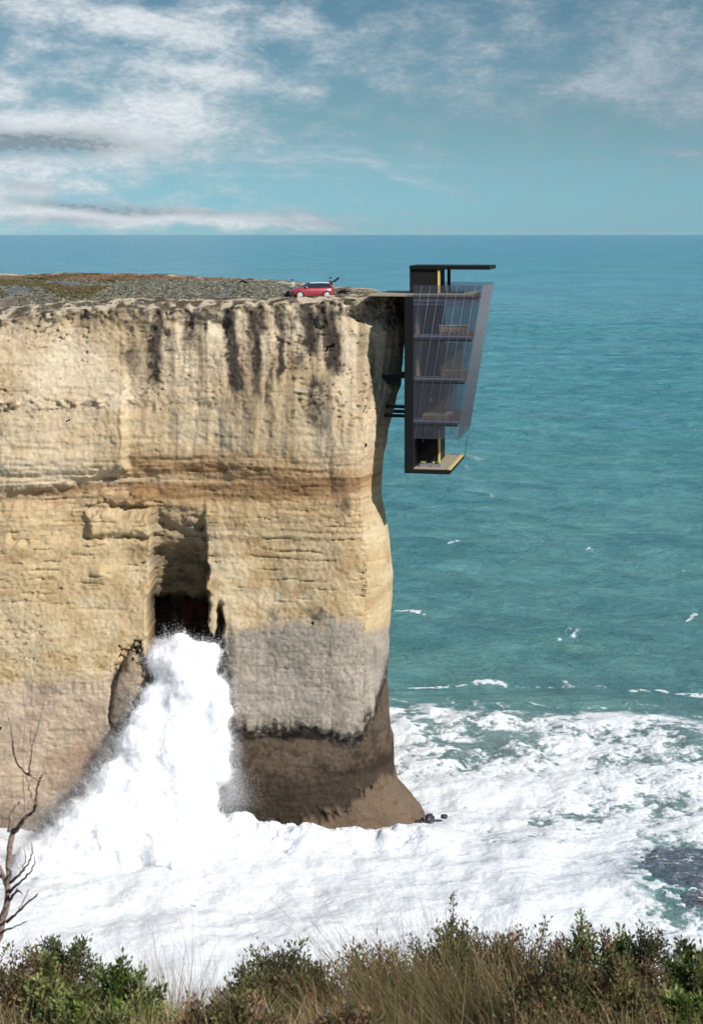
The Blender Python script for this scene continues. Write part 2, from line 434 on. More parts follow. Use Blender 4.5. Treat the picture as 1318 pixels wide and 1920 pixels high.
    # rubble ledge
    col = lay(col, C(98, 78, 56), np.clip(rub * sst(.0, .5, fbm(S * 1.8, Z * 3, o=3, seed=57)), 0, 1) * .8)
    col = lay(col, C(238, 222, 196), np.clip(rub * sst(.1, .5, fbm(S * 1.4, Z * 3.4, o=3, seed=58)), 0, 1) * .6)
    col = lay(col, C(92, 72, 50), np.clip(pits, 0, 1) * .65)
    col = lay(col, C(128, 96, 60), np.clip(crk, 0, 1) * .35 * sst(-.5, .3, J1 + JF))
    # grey tidal zone
    gl = 1178 + np.interp(PX, [-500, 0, 150, 270, 430, 520, 640, 720, 900], [95, 98, 92, 60, 8, -20, -28, 5, 0])
    gz = sst(gl - 14, gl + 16, y + 10 * v2)
    gcol = np.where((PX < 330)[..., None], C(206, 184, 158), C(182, 170, 154))
    gcol = gcol * (1 + .16 * v2 + .10 * fbm(S * .6, Z * 2.2, o=4, seed=59))[..., None]
    col = col * (1 - gz[..., None]) + gcol * gz[..., None]
    col = lay(col, C(186, 146, 118), gz * (PX < 330) * sst(.1, .7, fbm(S * .18, Z * .12, o=3, seed=60)) * .45)
    lip = np.exp(-((y - gl + 8) / 16) ** 2) * sst(-.1, .5, v2 + .4 * v3) * band(PX, 500, 655, 20)
    col = lay(col, C(84, 76, 64), lip * .7)
    spk = sst(.38, .7, v3 + .35 * v2) * gz * (PX > 400)
    col = lay(col, C(116, 108, 100), spk * .42)
    vst = sst(.3, .6, fbm(S * 2.2, Z * .25, o=3, seed=61)) * gz * (1 - sst(1290, 1340, y))
    col = lay(col, C(112, 105, 97), vst * .32)
    # black algae line and brown foot
    al = 1362 + 7 * np.sin(S * .9) - np.interp(PXV, [430, 560, 660, 684, 700, 714, 722, 740], [-2, -2, -12, 10, 30, 70, 100, 118])
    drip = 22 * np.clip(fbm(S * 2.4, Z * .12, o=3, seed=66), -.6, .8)
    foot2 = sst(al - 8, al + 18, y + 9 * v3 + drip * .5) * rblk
    fcol = C(106, 91, 76) * (1 + .2 * fbm(S * .5, Z * 2.5, o=4, seed=62))[..., None]
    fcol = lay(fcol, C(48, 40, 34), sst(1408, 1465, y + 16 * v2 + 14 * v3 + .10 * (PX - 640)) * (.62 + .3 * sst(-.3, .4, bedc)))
    fcol = lay(fcol, C(60, 48, 38), sst(.15, .55, v2 + .5 * v3) * .55)
    fcol = lay(fcol, C(124, 105, 86), led * .97)
    fcol = lay(fcol, C(86, 68, 52), led * sst(.1, .6, v3 + bedc) * .5)
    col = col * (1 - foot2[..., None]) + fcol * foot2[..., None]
    bl = np.exp(-np.where(y + drip < al + 12, ((y + drip - al - 12) / 24) ** 2, ((y - al - 12) / 15) ** 2)) * rblk * sst(-.6, .15, v2 + .6 * v3 + .2)
    col = lay(col, C(46, 42, 40), np.clip(bl, 0, 1) * .92)
    # algae tone inside the recess, with its shade painted into the colour
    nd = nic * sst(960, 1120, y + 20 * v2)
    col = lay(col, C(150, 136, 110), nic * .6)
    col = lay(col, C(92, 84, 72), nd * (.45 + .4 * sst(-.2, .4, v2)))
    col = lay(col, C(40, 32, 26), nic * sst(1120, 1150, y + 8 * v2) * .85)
    col = lay(col, C(120, 66, 34), nic * sst(1150, 1170, y) * sst(.1, .5, fbm(S * 2.5, Z * .3, o=3, seed=63)) * .6)
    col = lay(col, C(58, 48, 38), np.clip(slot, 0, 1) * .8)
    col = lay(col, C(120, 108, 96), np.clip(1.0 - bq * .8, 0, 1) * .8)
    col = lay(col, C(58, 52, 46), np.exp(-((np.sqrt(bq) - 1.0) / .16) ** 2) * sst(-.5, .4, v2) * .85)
    col = lay(col, C(100, 86, 74), sst(1480, 1540, y) * (PX < 260) * .6)
    # far side stays plain
    col *= (1 + .07 * v3 + .06 * v2)[..., None]
    top = np.stack([C(132, 122, 104) * np.ones((Z.shape[1], 3))] * 18)
    tn = fbm(PS[None, :] * 1.1, np.arange(18)[:, None] * .24 + 0 * PS[None, :], o=5, seed=64)
    top = lay(top, C(210, 192, 164), sst(-.05, .35, tn)); top = lay(top, C(84, 72, 56), sst(.05, .4, -tn) * .85)
    col = np.concatenate([col, top])
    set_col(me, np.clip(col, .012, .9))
    m, T, p = new_mat('limestone')
    a = T.add('ShaderNodeAttribute'); a.attribute_name = 'col'
    pos = T.add('ShaderNodeNewGeometry').outputs['Position']
    n = T.noise(pos, 5.5, 6, .65); n2 = T.noise(T.vscale(pos, (1, 1, 4)), 2.4, 6, .65)
    k = T.math('MULTIPLY', T.ramp(n, .25, .75, .88, 1.12), T.ramp(n2, .25, .75, .92, 1.08))
    mu = T.n.new('ShaderNodeVectorMath'); mu.operation = 'SCALE'; T.l.new(a.outputs['Color'], mu.inputs[0]); T.l.new(k, mu.inputs['Scale'])
    T.l.new(mu.outputs[0], p.inputs['Base Color']); p.inputs['Roughness'].default_value = .95; p.inputs['Specular IOR Level'].default_value = .15
    b1 = T.bump(n, .3, .035); b2 = T.bump(n2, .35, .05, b1)
    T.l.new(b2, p.inputs['Normal'])
    me.materials.append(m)
    return tag(link(bpy.data.objects.new('cliff', me)), kind='structure')
build_cliff()

# ------------------------------------------------------------------ cliff-top ground and heath
from mathutils.geometry import intersect_point_tri_2d
def inside(X, Y, poly):
    r = np.zeros(X.shape, bool); j = len(poly) - 1
    for i in range(len(poly)):
        xi, yi = poly[i]; xj, yj = poly[j]
        with np.errstate(divide='ignore', invalid='ignore'):
            r ^= ((yi > Y) != (yj > Y)) & (X < (xj - xi) * (Y - yi) / (yj - yi + 1e-12) + xi)
        j = i
    return r
def build_plateau():
    inner = PATH - PN * 1.9
    poly = inner[::6]
    xs = np.arange(-118, 8, .4); ys = np.arange(139, 228, .4)
    X, Y = np.meshgrid(xs, ys)
    Z = ztop(X, Y) 
    ins = inside(X, Y, poly)
    Fq = grid_faces(*X.shape)
    ok = ins.ravel()[Fq].all(1)
    Fq = Fq[ok]
    used = np.unique(Fq); mp = -np.ones(X.size, int); mp[used] = np.arange(len(used))
    V = np.stack([X, Y, Z], -1).reshape(-1, 3)[used]
    me = np_mesh('plateau', V, mp[Fq])
    C = lambda r, g, b: lin(r, g, b, .5)
    x, y = V[:, 0], V[:, 1]
    n = fbm(x * .25, y * .12, o=5, seed=70); n2 = fbm(x * .9, y * .5, o=4, seed=71)
    col = np.broadcast_to(C(150, 144, 128), (len(V), 3)).copy()
    def lay(col, c, m): return col * (1 - m[:, None]) + np.asarray(c) * m[:, None]
    col = lay(col, C(122, 126, 118), sst(-.3, .3, n))
    col = lay(col, C(178, 168, 146), sst(.1, .6, n2) * .7)
    col = lay(col, C(120, 100, 62), sst(.3, .7, -n) * .7)
    fr = sst(184, 194, y + 6 * n)
    col = lay(col, C(150, 108, 76), fr * .85)
    set_col(me, col)
    m, T, p = new_mat('cliff_top_soil')
    a = T.add('ShaderNodeAttribute'); a.attribute_name = 'col'
    pos = T.add('ShaderNodeNewGeometry').outputs['Position']
    k = T.ramp(T.noise(pos, 2.2, 8, .7), .3, .7, .7, 1.3)
    mu = T.n.new('ShaderNodeVectorMath'); mu.operation = 'SCALE'; T.l.new(a.outputs['Color'], mu.inputs[0]); T.l.new(k, mu.inputs['Scale'])
    T.l.new(mu.outputs[0], p.inputs['Base Color']); p.inputs['Roughness'].default_value = .95
    T.l.new(T.bump(T.noise(pos, 3, 6, .7), .8, .15), p.inputs['Normal'])
    me.materials.append(m)
    tag(link(bpy.data.objects.new('plateau', me)), kind='structure')
    # heath: countless low saltbush tufts
    N = 60000
    hx = rng.uniform(-42, 4, N); hy = 141.5 + (rng.random(N) ** 1.3) * 75
    ok = inside(hx, hy, PATH[::6] - PN[::6] * 1.0)
    dn = fbm(hx * .25, hy * .12, o=4, seed=72)
    ok &= (dn + rng.uniform(-.5, .5, N) > -.15)
    ok &= ~((np.abs(hx + 3.6) < 3.6) & (np.abs(hy - 144.6) < 2.2))
    hx, hy = hx[ok], hy[ok]
    big = (rng.random(len(hx)) < .35)
    s = np.where(big, rng.uniform(.12, .28, len(hx)), rng.uniform(.06, .15, len(hx)))
    hz = ztop(hx, hy) + s * .15
    V, Fq = scatter_blobs(np.stack([hx, hy, hz], 1), s, flat=.55)
    me = np_mesh('heath', V, Fq, smooth=False)
    n = fbm(hx * .2, hy * .1, o=4, seed=73)
    pal = np.array([C(140, 140, 122), C(116, 120, 98), C(172, 162, 138), C(128, 108, 74), C(96, 90, 74)])
    ci = rng.choice(5, len(hx), p=[.35, .25, .2, .12, .08])
    cc = pal[ci] * rng.uniform(.8, 1.2, (len(hx), 1))
    fr = sst(182, 194, hy + 5 * n)[:, None] * .8
    cc = cc * (1 - fr) + C(158, 112, 78) * fr
    olv = ((hx < -24) & (n > .0))[:, None]
    cc = np.where(olv, C(112, 100, 56) * rng.uniform(.8, 1.2, (len(hx), 1)), cc)
    set_col(me, np.repeat(cc, 6, 0))
    me.materials.append(leafmat('heath_leaves', .0))
    tag(link(bpy.data.objects.new('heath', me)), kind='stuff')

OCT_V = np.array([(1, 0, 0), (-1, 0, 0), (0, 1, 0), (0, -1, 0), (0, 0, 1), (0, 0, -1)], float)
OCT_F = np.array([(0, 2, 4), (2, 1, 4), (1, 3, 4), (3, 0, 4), (2, 0, 5), (1, 2, 5), (3, 1, 5), (0, 3, 5)])
def scatter_blobs(P, r, flat=1.0, jit=.35):
    n = len(P)
    q = rng.normal(size=(n, 4)); q /= np.linalg.norm(q, axis=1)[:, None]
    w, x, y, z = q.T
    M = np.stack([np.stack([1 - 2 * (y * y + z * z), 2 * (x * y - z * w), 2 * (x * z + y * w)], -1),
                  np.stack([2 * (x * y + z * w), 1 - 2 * (x * x + z * z), 2 * (y * z - x * w)], -1),
                  np.stack([2 * (x * z - y * w), 2 * (y * z + x * w), 1 - 2 * (x * x + y * y)], -1)], 1)
    L = OCT_V[None] * (1 + jit * rng.uniform(-1, 1, (n, 6, 1)))
    V = np.einsum('nij,nkj->nki', M, L) * np.asarray(r)[:, None, None]
    V[..., 2] *= flat
    V = V + P[:, None, :]
    Fc = (OCT_F[None] + 6 * np.arange(n)[:, None, None]).reshape(-1, 3)
    return V.reshape(-1, 3), Fc

def leafmat(name, trans=.3, rough=.6):
    m, T, p = new_mat(name)
    a = T.add('ShaderNodeAttribute'); a.attribute_name = 'col'
    pos = T.add('ShaderNodeNewGeometry').outputs['Position']
    k = T.ramp(T.noise(pos, 25, 3, .6), .3, .7, .85, 1.15)
    mu = T.n.new('ShaderNodeVectorMath'); mu.operation = 'SCALE'; T.l.new(a.outputs['Color'], mu.inputs[0]); T.l.new(k, mu.inputs['Scale'])
    T.l.new(mu.outputs[0], p.inputs['Base Color']); p.inputs['Roughness'].default_value = rough; p.inputs['Specular IOR Level'].default_value = .25
    if trans:
        tr = T.add('ShaderNodeBsdfTranslucent'); T.l.new(mu.outputs[0], tr.inputs['Color'])
        mx = T.add('ShaderNodeMixShader'); mx.inputs[0].default_value = trans
        T.l.new(p.outputs[0], mx.inputs[1]); T.l.new(tr.outputs[0], mx.inputs[2])
        T.l.new(mx.outputs[0], m.node_tree.nodes['Material Output'].inputs['Surface'])
    return m
build_plateau()

# ------------------------------------------------------------------ the sea
def sea_pt(px, py):
    Y = EYE * F / (py - 435.0)
    return (px - 659) / F * Y, Y
foam_px = [-900, 700, 740, 800, 870, 950, 1050, 1120, 1180, 1250, 1318, 1450, 1800]
foam_py = [1330, 1316, 1316, 1312, 1322, 1320, 1333, 1330, 1326, 1342, 1362, 1400, 1480]
def sea_height(X, Y, sp):
    """sp = local sample spacing: waves shorter than it are left to the bump"""
    h = 0
    for (wl, ang, amp, sd) in ((52, 12, .60, 1), (31, -9, .40, 2), (19, 22, .30, 3), (12, -24, .15, 4), (8, 9, .12, 5), (5.2, 35, .085, 6), (3.4, -14, .055, 7)):
        k = 2 * math.pi / wl; a = R(ang)
        ph = (X * math.sin(a) + Y * math.cos(a)) * k + 2.6 * vn(X / wl / 2.2, Y / wl / 2.2, 0., 80 + sd)
        s = np.sin(ph); s = 1 - 2 * np.sqrt(np.clip(.5 - .5 * s, 0, 1))
        h = h + 1.5 * amp * s * (.65 + .6 * vn(X / wl / 4, Y / wl / 4, 0., 90 + sd)) * np.clip(wl / (3 * sp) - .35, 0, 1)
    return h
def build_sea():
    py = np.r_[np.linspace(2200, 1780, 60)[:-1], np.linspace(1780, 1290, 520)[:-1], np.linspace(1290, 560, 620)[:-1], np.geomspace(125, 5.5, 150) + 435]
    px = np.r_[np.linspace(-900, -40, 110)[:-1], np.linspace(-40, 1370, 1080)[:-1], np.linspace(1370, 2300, 120)]
    PX, PY = np.meshgrid(px, py)
    X, Y = sea_pt(PX, PY)
    spac = np.abs(np.gradient(Y, axis=0))
    h = sea_height(X, Y, spac) * sst(6000, 400, Y) * (1 - .6 * sst(1240, 1330, PY))
    # foam
    fe = np.interp(PX, foam_px, foam_py)
    w1 = fbm(X * .12, Y * .07, o=5, seed=100); w2 = fbm(X * .42, Y * .42, o=5, seed=101); w3 = fbm(X * 1.4, Y * 1.4, o=4, seed=102)
    wx = X + 2.2 * w1 + .9 * w2; wy = Y + 3.2 * w1[::-1] * 0 + 3.0 * fbm(X * .13 + 9, Y * .08, o=4, seed=103)
    veins = ridge(wx * .28, wy * .16, o=4, seed=104)
    veins2 = ridge(wx * .75, wy * .6, o=3, seed=105)
    e = (PY - fe) + 9 * w1 + 9 * w2
    cov = sst(-8, 22, e)
    def E(cx, cy, rx, ry): return np.exp(-((PX - cx) / rx) ** 2 - ((PY - cy) / ry) ** 2)
    hole = (.95 * E(920, 1395, 110, 26) + .55 * E(1010, 1345, 90, 10) + .45 * E(790, 1372, 40, 14) + .7 * E(1240, 1490, 75, 24) + .5 * E(1060, 1520, 60, 16) + .42 * E(880, 1590, 150, 22) + .3 * E(1180, 1420, 60, 14)
            + .4 * E(960, 1575, 60, 12) + .28 * E(720, 1600, 110, 20) + .22 * E(640, 1650, 110, 16) + .35 * E(1270, 1720, 90, 16) + .45 * E(1300, 1400, 60, 20) + .25 * E(1100, 1600, 140, 30) + .2 * E(520, 1700, 90, 14) + 1.5 * E(1310, 1650, 95, 52) + .3 * E(560, 1640, 60, 8) + .35 * E(820, 1650, 80, 10) + .3 * E(1010, 1690, 90, 9))
    boil = sst(1520, 1600, PY) * (1 - sst(1150, 1260, PX)) * .34 + .35 * E(1170, 1345, 70, 18) + .4 * E(1000, 1640, 260, 40) + .3 * E(850, 1470, 140, 30)
    w4 = fbm(X * 3.6, Y * 3.6, o=3, seed=112)
    fo = .74 + .22 * w1 + .34 * w2 + .34 * w3 + .16 * w4 - .62 * hole + boil + .42 * sst(.62, .95, veins) + .22 * sst(.65, .95, veins2) - .12
    foam = cov * sst(-.05, .85, fo)
    foam = np.maximum(foam, cov * sst(.72, .93, veins) * .85 * (1 - .25 * hole))
    foam = np.maximum(foam, cov * sst(.74, .95, veins2) * .7)
    # lacy fringe just outside
    fr = sst(-34, -4, e) * (1 - cov)
    foam = np.maximum(foam, fr * sst(.66, .9, veins2 + .1 * w2) * .85)
    # white caps: short broken crest lines
    cap = np.zeros_like(X)
    def crest(pts, wd, amp):
        pts = np.array(pts, float)
        yl = np.interp(PX, pts[:, 0], pts[:, 1])
        inx = sst(pts[0, 0] - 6, pts[0, 0] + 14, PX) * (1 - sst(pts[-1, 0] - 20, pts[-1, 0] + 6, PX))
        q = (PY + 3.0 * w2 + 3.5 * w3 - yl) / (wd * .75)
        return inx * np.exp(-np.where(q < 0, (q / .55) ** 2, q ** 2)) * amp * sst(-.65, .25, w2 + .8 * w3)
    for c in (([(830, 1031), (880, 1020), (930, 1024), (985, 1018), (1024, 1011)], 5.5, 1.05), ([(1040, 1027), (1062, 1024)], 4, .9), ([(1090, 1031), (1120, 1036)], 3, .8), ([(1146, 1049), (1170, 1053)], 5, 1.1), ([(1270, 1070), (1306, 1066)], 4, .7),
              ([(728, 1133), (770, 1138), (806, 1148)], 7, 1.0), ([(770, 1168), (800, 1172)], 5, .5), ([(1000, 1150), (1040, 1143)], 4, .45), ([(1000, 1158), (1030, 1167)], 4, .5), ([(1035, 1210), (1060, 1196), (1096, 1200)], 5, .75), ([(1130, 1130), (1146, 1125)], 4, .7), ([(1278, 1165), (1300, 1152), (1320, 1146)], 7, .8),
              ([(760, 1268), (830, 1266), (884, 1257), (915, 1255), (958, 1263)], 6, 1.15), ([(958, 1264), (1060, 1268), (1150, 1274)], 4, .55), ([(1060, 1238), (1130, 1236)], 3, .5), ([(1160, 1282), (1240, 1279), (1290, 1290), (1340, 1296)], 6, 1.0), ([(1262, 1292), (1276, 1296)], 7, .7), ([(730, 1275), (760, 1266)], 5, .6), ([(790, 1290), (812, 1296)], 3, .5), ([(1050, 1262), (1076, 1264)], 5, .8)):
        cap = np.maximum(cap, crest(*c))
    foam = np.maximum(foam, sst(.18, .95, cap + .22 * w4 * cap) * .85)
    # foam trails drifting on the water beyond the surf
    tr = sst(.78, .97, ridge(wx * .11, wy * .05, o=4, seed=106)) * sst(900, 1240, PY) * (.18 + .25 * sst(1180, 1300, PY)) * sst(-.1, .5, w2 + w1)
    foam = np.maximum(foam, tr)
    # sparse far white caps
    fc = sst(.86, .97, vn(X * .11, Y * .035, 0., 107)) * sst(.3, .8, vn(X * .5, Y * .2, 0., 108)) * sst(2200, 500, Y) * sst(150, 260, Y) * .35
    foam = np.maximum(foam, fc)
    h += foam * (.08 + .07 * w2 + .03 * w3) * cov
    h += cov * .04 * w2 + cov * (.40 * fbm(X * .17, Y * .17, o=3, seed=109))
    h += boil * .35 * sst(0, 1, cov)
    h += 1.5 * E(470, 1578, 90, 26) * (1 + .4 * w2) + 1.3 * E(625, 1582, 125, 20) * (1 + .4 * w2) + .9 * E(750, 1578, 50, 20) * (1 + .4 * w2) + .5 * E(800, 1560, 70, 24)
    foam = np.maximum(foam, E(600, 1572, 260, 26) * .95)
    sh = E(1298, 1648, 118, 54)
    foam = foam * (1 - np.clip(sh * 2.0, 0, 1) * (1 - .9 * sst(.7, .93, veins2)) * (1 - .5 * sst(-.1, .5, w3)))
    V = np.stack([X, Y, h], -1).reshape(-1, 3)
    me = np_mesh('sea', V, grid_faces(*X.shape)[:, ::-1])
    set_f(me, foam, 'foam')
    set_f(me, np.clip(cov * .75 * (1 - np.clip(sh * 1.6, 0, 1)) + .25 * sst(1150, 1330, PY), 0, 1), 'milky')
    m, T, p = new_mat('sea_water')
    out = m.node_tree.nodes['Material Output']
    pos = T.add('ShaderNodeNewGeometry').outputs['Position']
    sp = T.add('ShaderNodeSeparateXYZ'); T.l.new(pos, sp.inputs[0])
    Yp = sp.outputs[1]
    dist = T.math('LOGARITHM', Yp, 10)
    fa = T.add('ShaderNodeAttribute'); fa.attribute_name = 'foam'
    mi = T.add('ShaderNodeAttribute'); mi.attribute_name = 'milky'
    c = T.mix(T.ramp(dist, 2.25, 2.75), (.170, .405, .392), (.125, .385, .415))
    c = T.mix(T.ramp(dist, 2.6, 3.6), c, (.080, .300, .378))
    patch = T.noise(T.vscale(pos, (.012, .006, 1)), 1.0, 8, .62, .5)
    c = T.mix(T.ramp(patch, .35, .65), c, T.mix(1.0, c, (.72, .82, .86), 'MULTIPLY'))
    c = T.mix(T.math('MULTIPLY', mi.outputs['Fac'], .75), c, (.33, .45, .43))
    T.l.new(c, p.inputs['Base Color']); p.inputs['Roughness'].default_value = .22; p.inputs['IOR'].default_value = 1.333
    p.inputs['Specular IOR Level'].default_value = .42
    wv = T.noise(T.vscale(pos, (.125, .085, 1)), 1.0, 12, .72, .5)
    wv2 = T.noise(T.vscale(pos, (.55, 1.1, 1)), 1.0, 5, .6, .4)
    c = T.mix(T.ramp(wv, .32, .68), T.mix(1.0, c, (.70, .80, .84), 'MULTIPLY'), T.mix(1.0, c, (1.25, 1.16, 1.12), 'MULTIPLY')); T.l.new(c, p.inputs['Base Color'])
    bst = T.bump(wv, 1.0, 5.0); b2 = T.bump(wv2, .9, .55, bst)
    T.l.new(b2, p.inputs['Normal'])
    fd, TT = T.add('ShaderNodeBsdfDiffuse'), None
    fn = T.noise(T.vscale(pos, (.8, 1.1, 1)), 2.2, 8, .7)
    T.l.new(T.mix(T.ramp(fn, .3, .7), (.55, .58, .59), (.70, .71, .715)), fd.inputs['Color'])
    T.l.new(T.bump(fn, .6, .12), fd.inputs['Normal'])
    mx = T.add('ShaderNodeMixShader')
    fm = T.ramp(T.math('ADD', fa.outputs['Fac'], T.math('MULTIPLY', T.math('SUBTRACT', fn, .5), T.math('MULTIPLY', fa.outputs['Fac'], .9))), .05, .8)
    T.l.new(fm, mx.inputs[0]); T.l.new(p.outputs[0], mx.inputs[1]); T.l.new(fd.outputs[0], mx.inputs[2])
    T.l.new(mx.outputs[0], out.inputs['Surface'])
    me.materials.append(m)
    tag(link(bpy.data.objects.new('sea', me)), kind='structure')
build_sea()

# ------------------------------------------------------------------ breaking-wave spray
def ico(sub):
    bm = bmesh.new(); bmesh.ops.create_icosphere(bm, subdivisions=sub, radius=1)
    V = np.array([v.co[:] for v in bm.verts]); Fc = np.array([[v.index for v in f.verts] for f in bm.faces]); bm.free()
    return V, Fc
def build_spray():
    # (px, py, depth Y, radius m): the burst climbing out of the cave and tumbling seaward
    B = [(345, 1560, 137, 3.2), (345, 1480, 138, 3.4), (345, 1420, 138.6, 3.3), (345, 1360, 139.2, 3.0), (345, 1310, 139.8, 2.8), (342, 1275, 140.3, 2.6), (330, 1250, 140.8, 2.1), (310, 1240, 141, 1.7), (372, 1242, 140.8, 1.9), (345, 1230, 141, 1.9),
         (388, 1300, 139.8, 1.9), (392, 1345, 139.4, 2.1), (396, 1395, 138.8, 2.3), (396, 1440, 138.2, 2.2), (380, 1490, 137.8, 2.0), (302, 1310, 139.6, 1.7), (290, 1370, 139, 2.4), (262, 1410, 138.2, 2.5), (235, 1425, 138, 1.6), (265, 1470, 137.6, 3.0), (225, 1470, 137.2, 2.5), (205, 1515, 136.6, 2.8), (165, 1540, 136, 2.4),
         (140, 1575, 135.4, 2.5), (110, 1600, 134.8, 2.5), (100, 1640, 133.6, 2.6), (95, 1690, 132, 2.4), (160, 1620, 134.6, 3.0), (220, 1580, 135.6, 3.2), (280, 1560, 136.6, 3.4), (300, 1620, 135.2, 3.2), (240, 1680, 133, 2.8), (340, 1640, 134.5, 3.0),
         (380, 1560, 136.8, 2.6), (410, 1590, 136.6, 2.0), (445, 1592, 137.4, 1.4), (480, 1588, 138.0, 1.2), (520, 1578, 138.4, 1.1), (560, 1588, 138.4, 1.0), (600, 1596, 138.2, .8), (400, 1640, 134.5, 2.2), (330, 1222, 141.2, 1.1), (292, 1232, 141.4, 1.0), (395, 1226, 141.2, 1.0),
         (460, 1620, 136, 1.4), (520, 1630, 136, 1.1), (120, 1730, 130.5, 1.6), (190, 1735, 130.5, 1.5), (270, 1730, 131, 1.5), (340, 1715, 131.5, 1.4), (400, 1700, 132, 1.3), (450, 1670, 133.5, 1.2), (210, 1770, 129, 1.0), (330, 1760, 129.3, .9), (60, 1660, 133, 2.2), (40, 1700, 131, 2.4), (70, 1610, 134, 1.8)]
    V0, F0 = ico(3)
    Vs, Fs, off = [], [], 0
    for i, (px, py, Y, rad) in enumerate(B):
        c = np.array(at(px, py, Y)); Vs.append(c + V0 * rad * np.array([1, .9, 1.05])); Fs.append(F0 + off); off += len(V0)
    tmp = bpy.data.objects.new('tmp', np_mesh('tmp', np.concatenate(Vs), np.concatenate(Fs))); COL.objects.link(tmp)
    md = tmp.modifiers.new('r', 'REMESH'); md.mode = 'VOXEL'; md.voxel_size = .13
    md = tmp.modifiers.new('s', 'SMOOTH'); md.factor = .6; md.iterations = 14
    dg = bpy.context.evaluated_depsgraph_get(); me0 = bpy.data.meshes.new_from_object(tmp.evaluated_get(dg))
    bpy.data.objects.remove(tmp)
    n0 = len(me0.vertices)
    V = np.empty(n0 * 3, np.float32); me0.vertices.foreach_get('co', V); V = V.reshape(-1, 3).astype(float)
    N = np.empty(n0 * 3, np.float32); me0.vertices.foreach_get('normal', N); N = N.reshape(-1, 3).astype(float)
    FQ = np.array([p.vertices[:] for p in me0.polygons if len(p.vertices) == 4])
    x, y, z = V.T
    f3 = lambda s_, o, sd: fbm(x * s_, y * s_, z * s_ * .8 + 1e-3, o=o, seed=sd)
    n1 = f3(.30, 3, 120); n2 = f3(1.0, 4, 121); n3 = np.abs(f3(2.2, 3, 123))
    V2 = V + N * (.52 * n1 + .19 * n2 + .13 * (n3 - .25) - .30)[:, None]
    P, r = [], []
    k = 240000
    i = rng.integers(0, n0, k)
    reach = .10 + .55 * sst(-.1, .8, n2[i] + .5 * n1[i]) + .25 * rng.random(k) ** 6
    dd = rng.exponential(1.0, k) * reach
    q = V2[i] + N[i] * dd[:, None] + rng.normal(0, .06, (k, 3)); q[:, 2] += dd * .25
    vis = (N[i][:, 1] < .45) & (dd < 3.0)
    q = q[vis]; dd = dd[vis]
    P.append(q); r.append(rng.choice([.009, .013, .019, .028], len(q), p=[.32, .36, .24, .08]) * np.clip(1.25 - .35 * dd, .5, 1.3))
    # torn fingers of water: droplets strung along short thrown arcs
    ns, nd = 1700, 110
    src = rng.integers(0, n0, ns); src = src[N[src][:, 1] < .4]; ns = len(src)
    th = N[src] * np.array([.8, .6, .5]) + np.array([-.10, -.25, .75]) + rng.normal(0, .25, (ns, 3))
    ln = rng.gamma(2.0, .42, ns)
    tt = rng.random((ns, nd)) ** .75
    q = V2[src][:, None] + th[:, None] * (ln[:, None] * tt)[..., None] + rng.normal(0, 1, (ns, nd, 3)) * (.03 + .10 * tt * ln[:, None])[..., None]
    q[..., 2] -= .35 * (ln[:, None] * tt) ** 2
    P.append(q.reshape(-1, 3)); r.append((.015 * (1.25 - .75 * tt) * rng.uniform(.6, 1.4, (ns, nd))).ravel())
    def jets(cx, cy, Y, sx, sy, n, rr):
        n = int(n * 1.5); g = rng.normal(size=(n, 3))
        p = np.array([at(cx + a * sx, cy + b * sy, Y + c * .7)[:] for a, b, c in g]); P.append(p); r.append(np.full(n, rr * .75) * rng.uniform(.7, 1.3, n))
    jets(432, 1435, 138.2, 12, 46, 16000, .012); jets(432, 1490, 138, 22, 24, 16000, .011); jets(420, 1320, 139, 6, 40, 6000, .013)
    jets(205, 1425, 138, 18, 28, 9000, .012); jets(120, 1530, 136, 36, 22, 11000, .012); jets(55, 1580, 134, 28, 20, 10000, .013); jets(160, 1480, 137, 30, 24, 8000, .012)
    for cx, tip in ((285, 1200), (296, 1194), (312, 1188), (322, 1186), (338, 1196), (352, 1204), (372, 1206), (388, 1197), (398, 1204), (304, 1192)):
        n = 1500; t = rng.random(n) ** .8; ln = rng.normal() * 10
        p = np.array([at(cx + (rng.normal() * 9) * (.35 + a) + ln * (1 - a), 1245 + (tip + 8 - 1245) * (1 - a) + rng.normal() * 4, 141.2 + rng.normal() * .3)[:] for a in t]); P.append(p); r.append(np.full(n, .018) * rng.uniform(.6, 1.5, n))
    P = np.concatenate(P); r = np.concatenate(r)
    ok = P[:, 2] > -.2
    P, r = P[ok], r[ok]
    OV, OF = scatter_blobs(P, r)
    print('droplets', len(P))
    tri = np.concatenate([FQ[:, [0, 1, 2]], FQ[:, [0, 2, 3]]])
    me = np_mesh('sea_spray', np.concatenate([V2, OV]), np.concatenate([tri, OF + n0]))
    me.polygons.foreach_set('material_index', np.r_[np.zeros(len(tri), np.int32), np.ones(len(OF), np.int32)])
    m, T, p = new_mat('white_spray')
    pos = T.add('ShaderNodeNewGeometry').outputs['Position']
    n = T.noise(pos, 1.1, 10, .75); n2 = T.noise(pos, 5, 8, .75)
    T.l.new(T.mix(T.ramp(n, .3, .7), (.78, .795, .81), (.88, .885, .89)), p.inputs['Base Color'])
    p.inputs['Roughness'].default_value = 1; p.inputs['Specular IOR Level'].default_value = 0
    p.inputs['Subsurface Weight'].default_value = .9; p.inputs['Subsurface Radius'].default_value = (1, 1, 1); p.inputs['Subsurface Scale'].default_value = 1.2
    T.l.new(T.bump(n2, .5, .08, T.bump(n, .5, .18)), p.inputs['Normal'])
    me.materials.append(m)
    m, T, p = new_mat('spray_drops')
    p.inputs['Base Color'].default_value = (.95, .95, .95, 1); p.inputs['Roughness'].default_value = 1; p.inputs['Specular IOR Level'].default_value = 0
    tr = T.add('ShaderNodeBsdfTranslucent'); tr.inputs['Color'].default_value = (.95, .95, .95, 1)
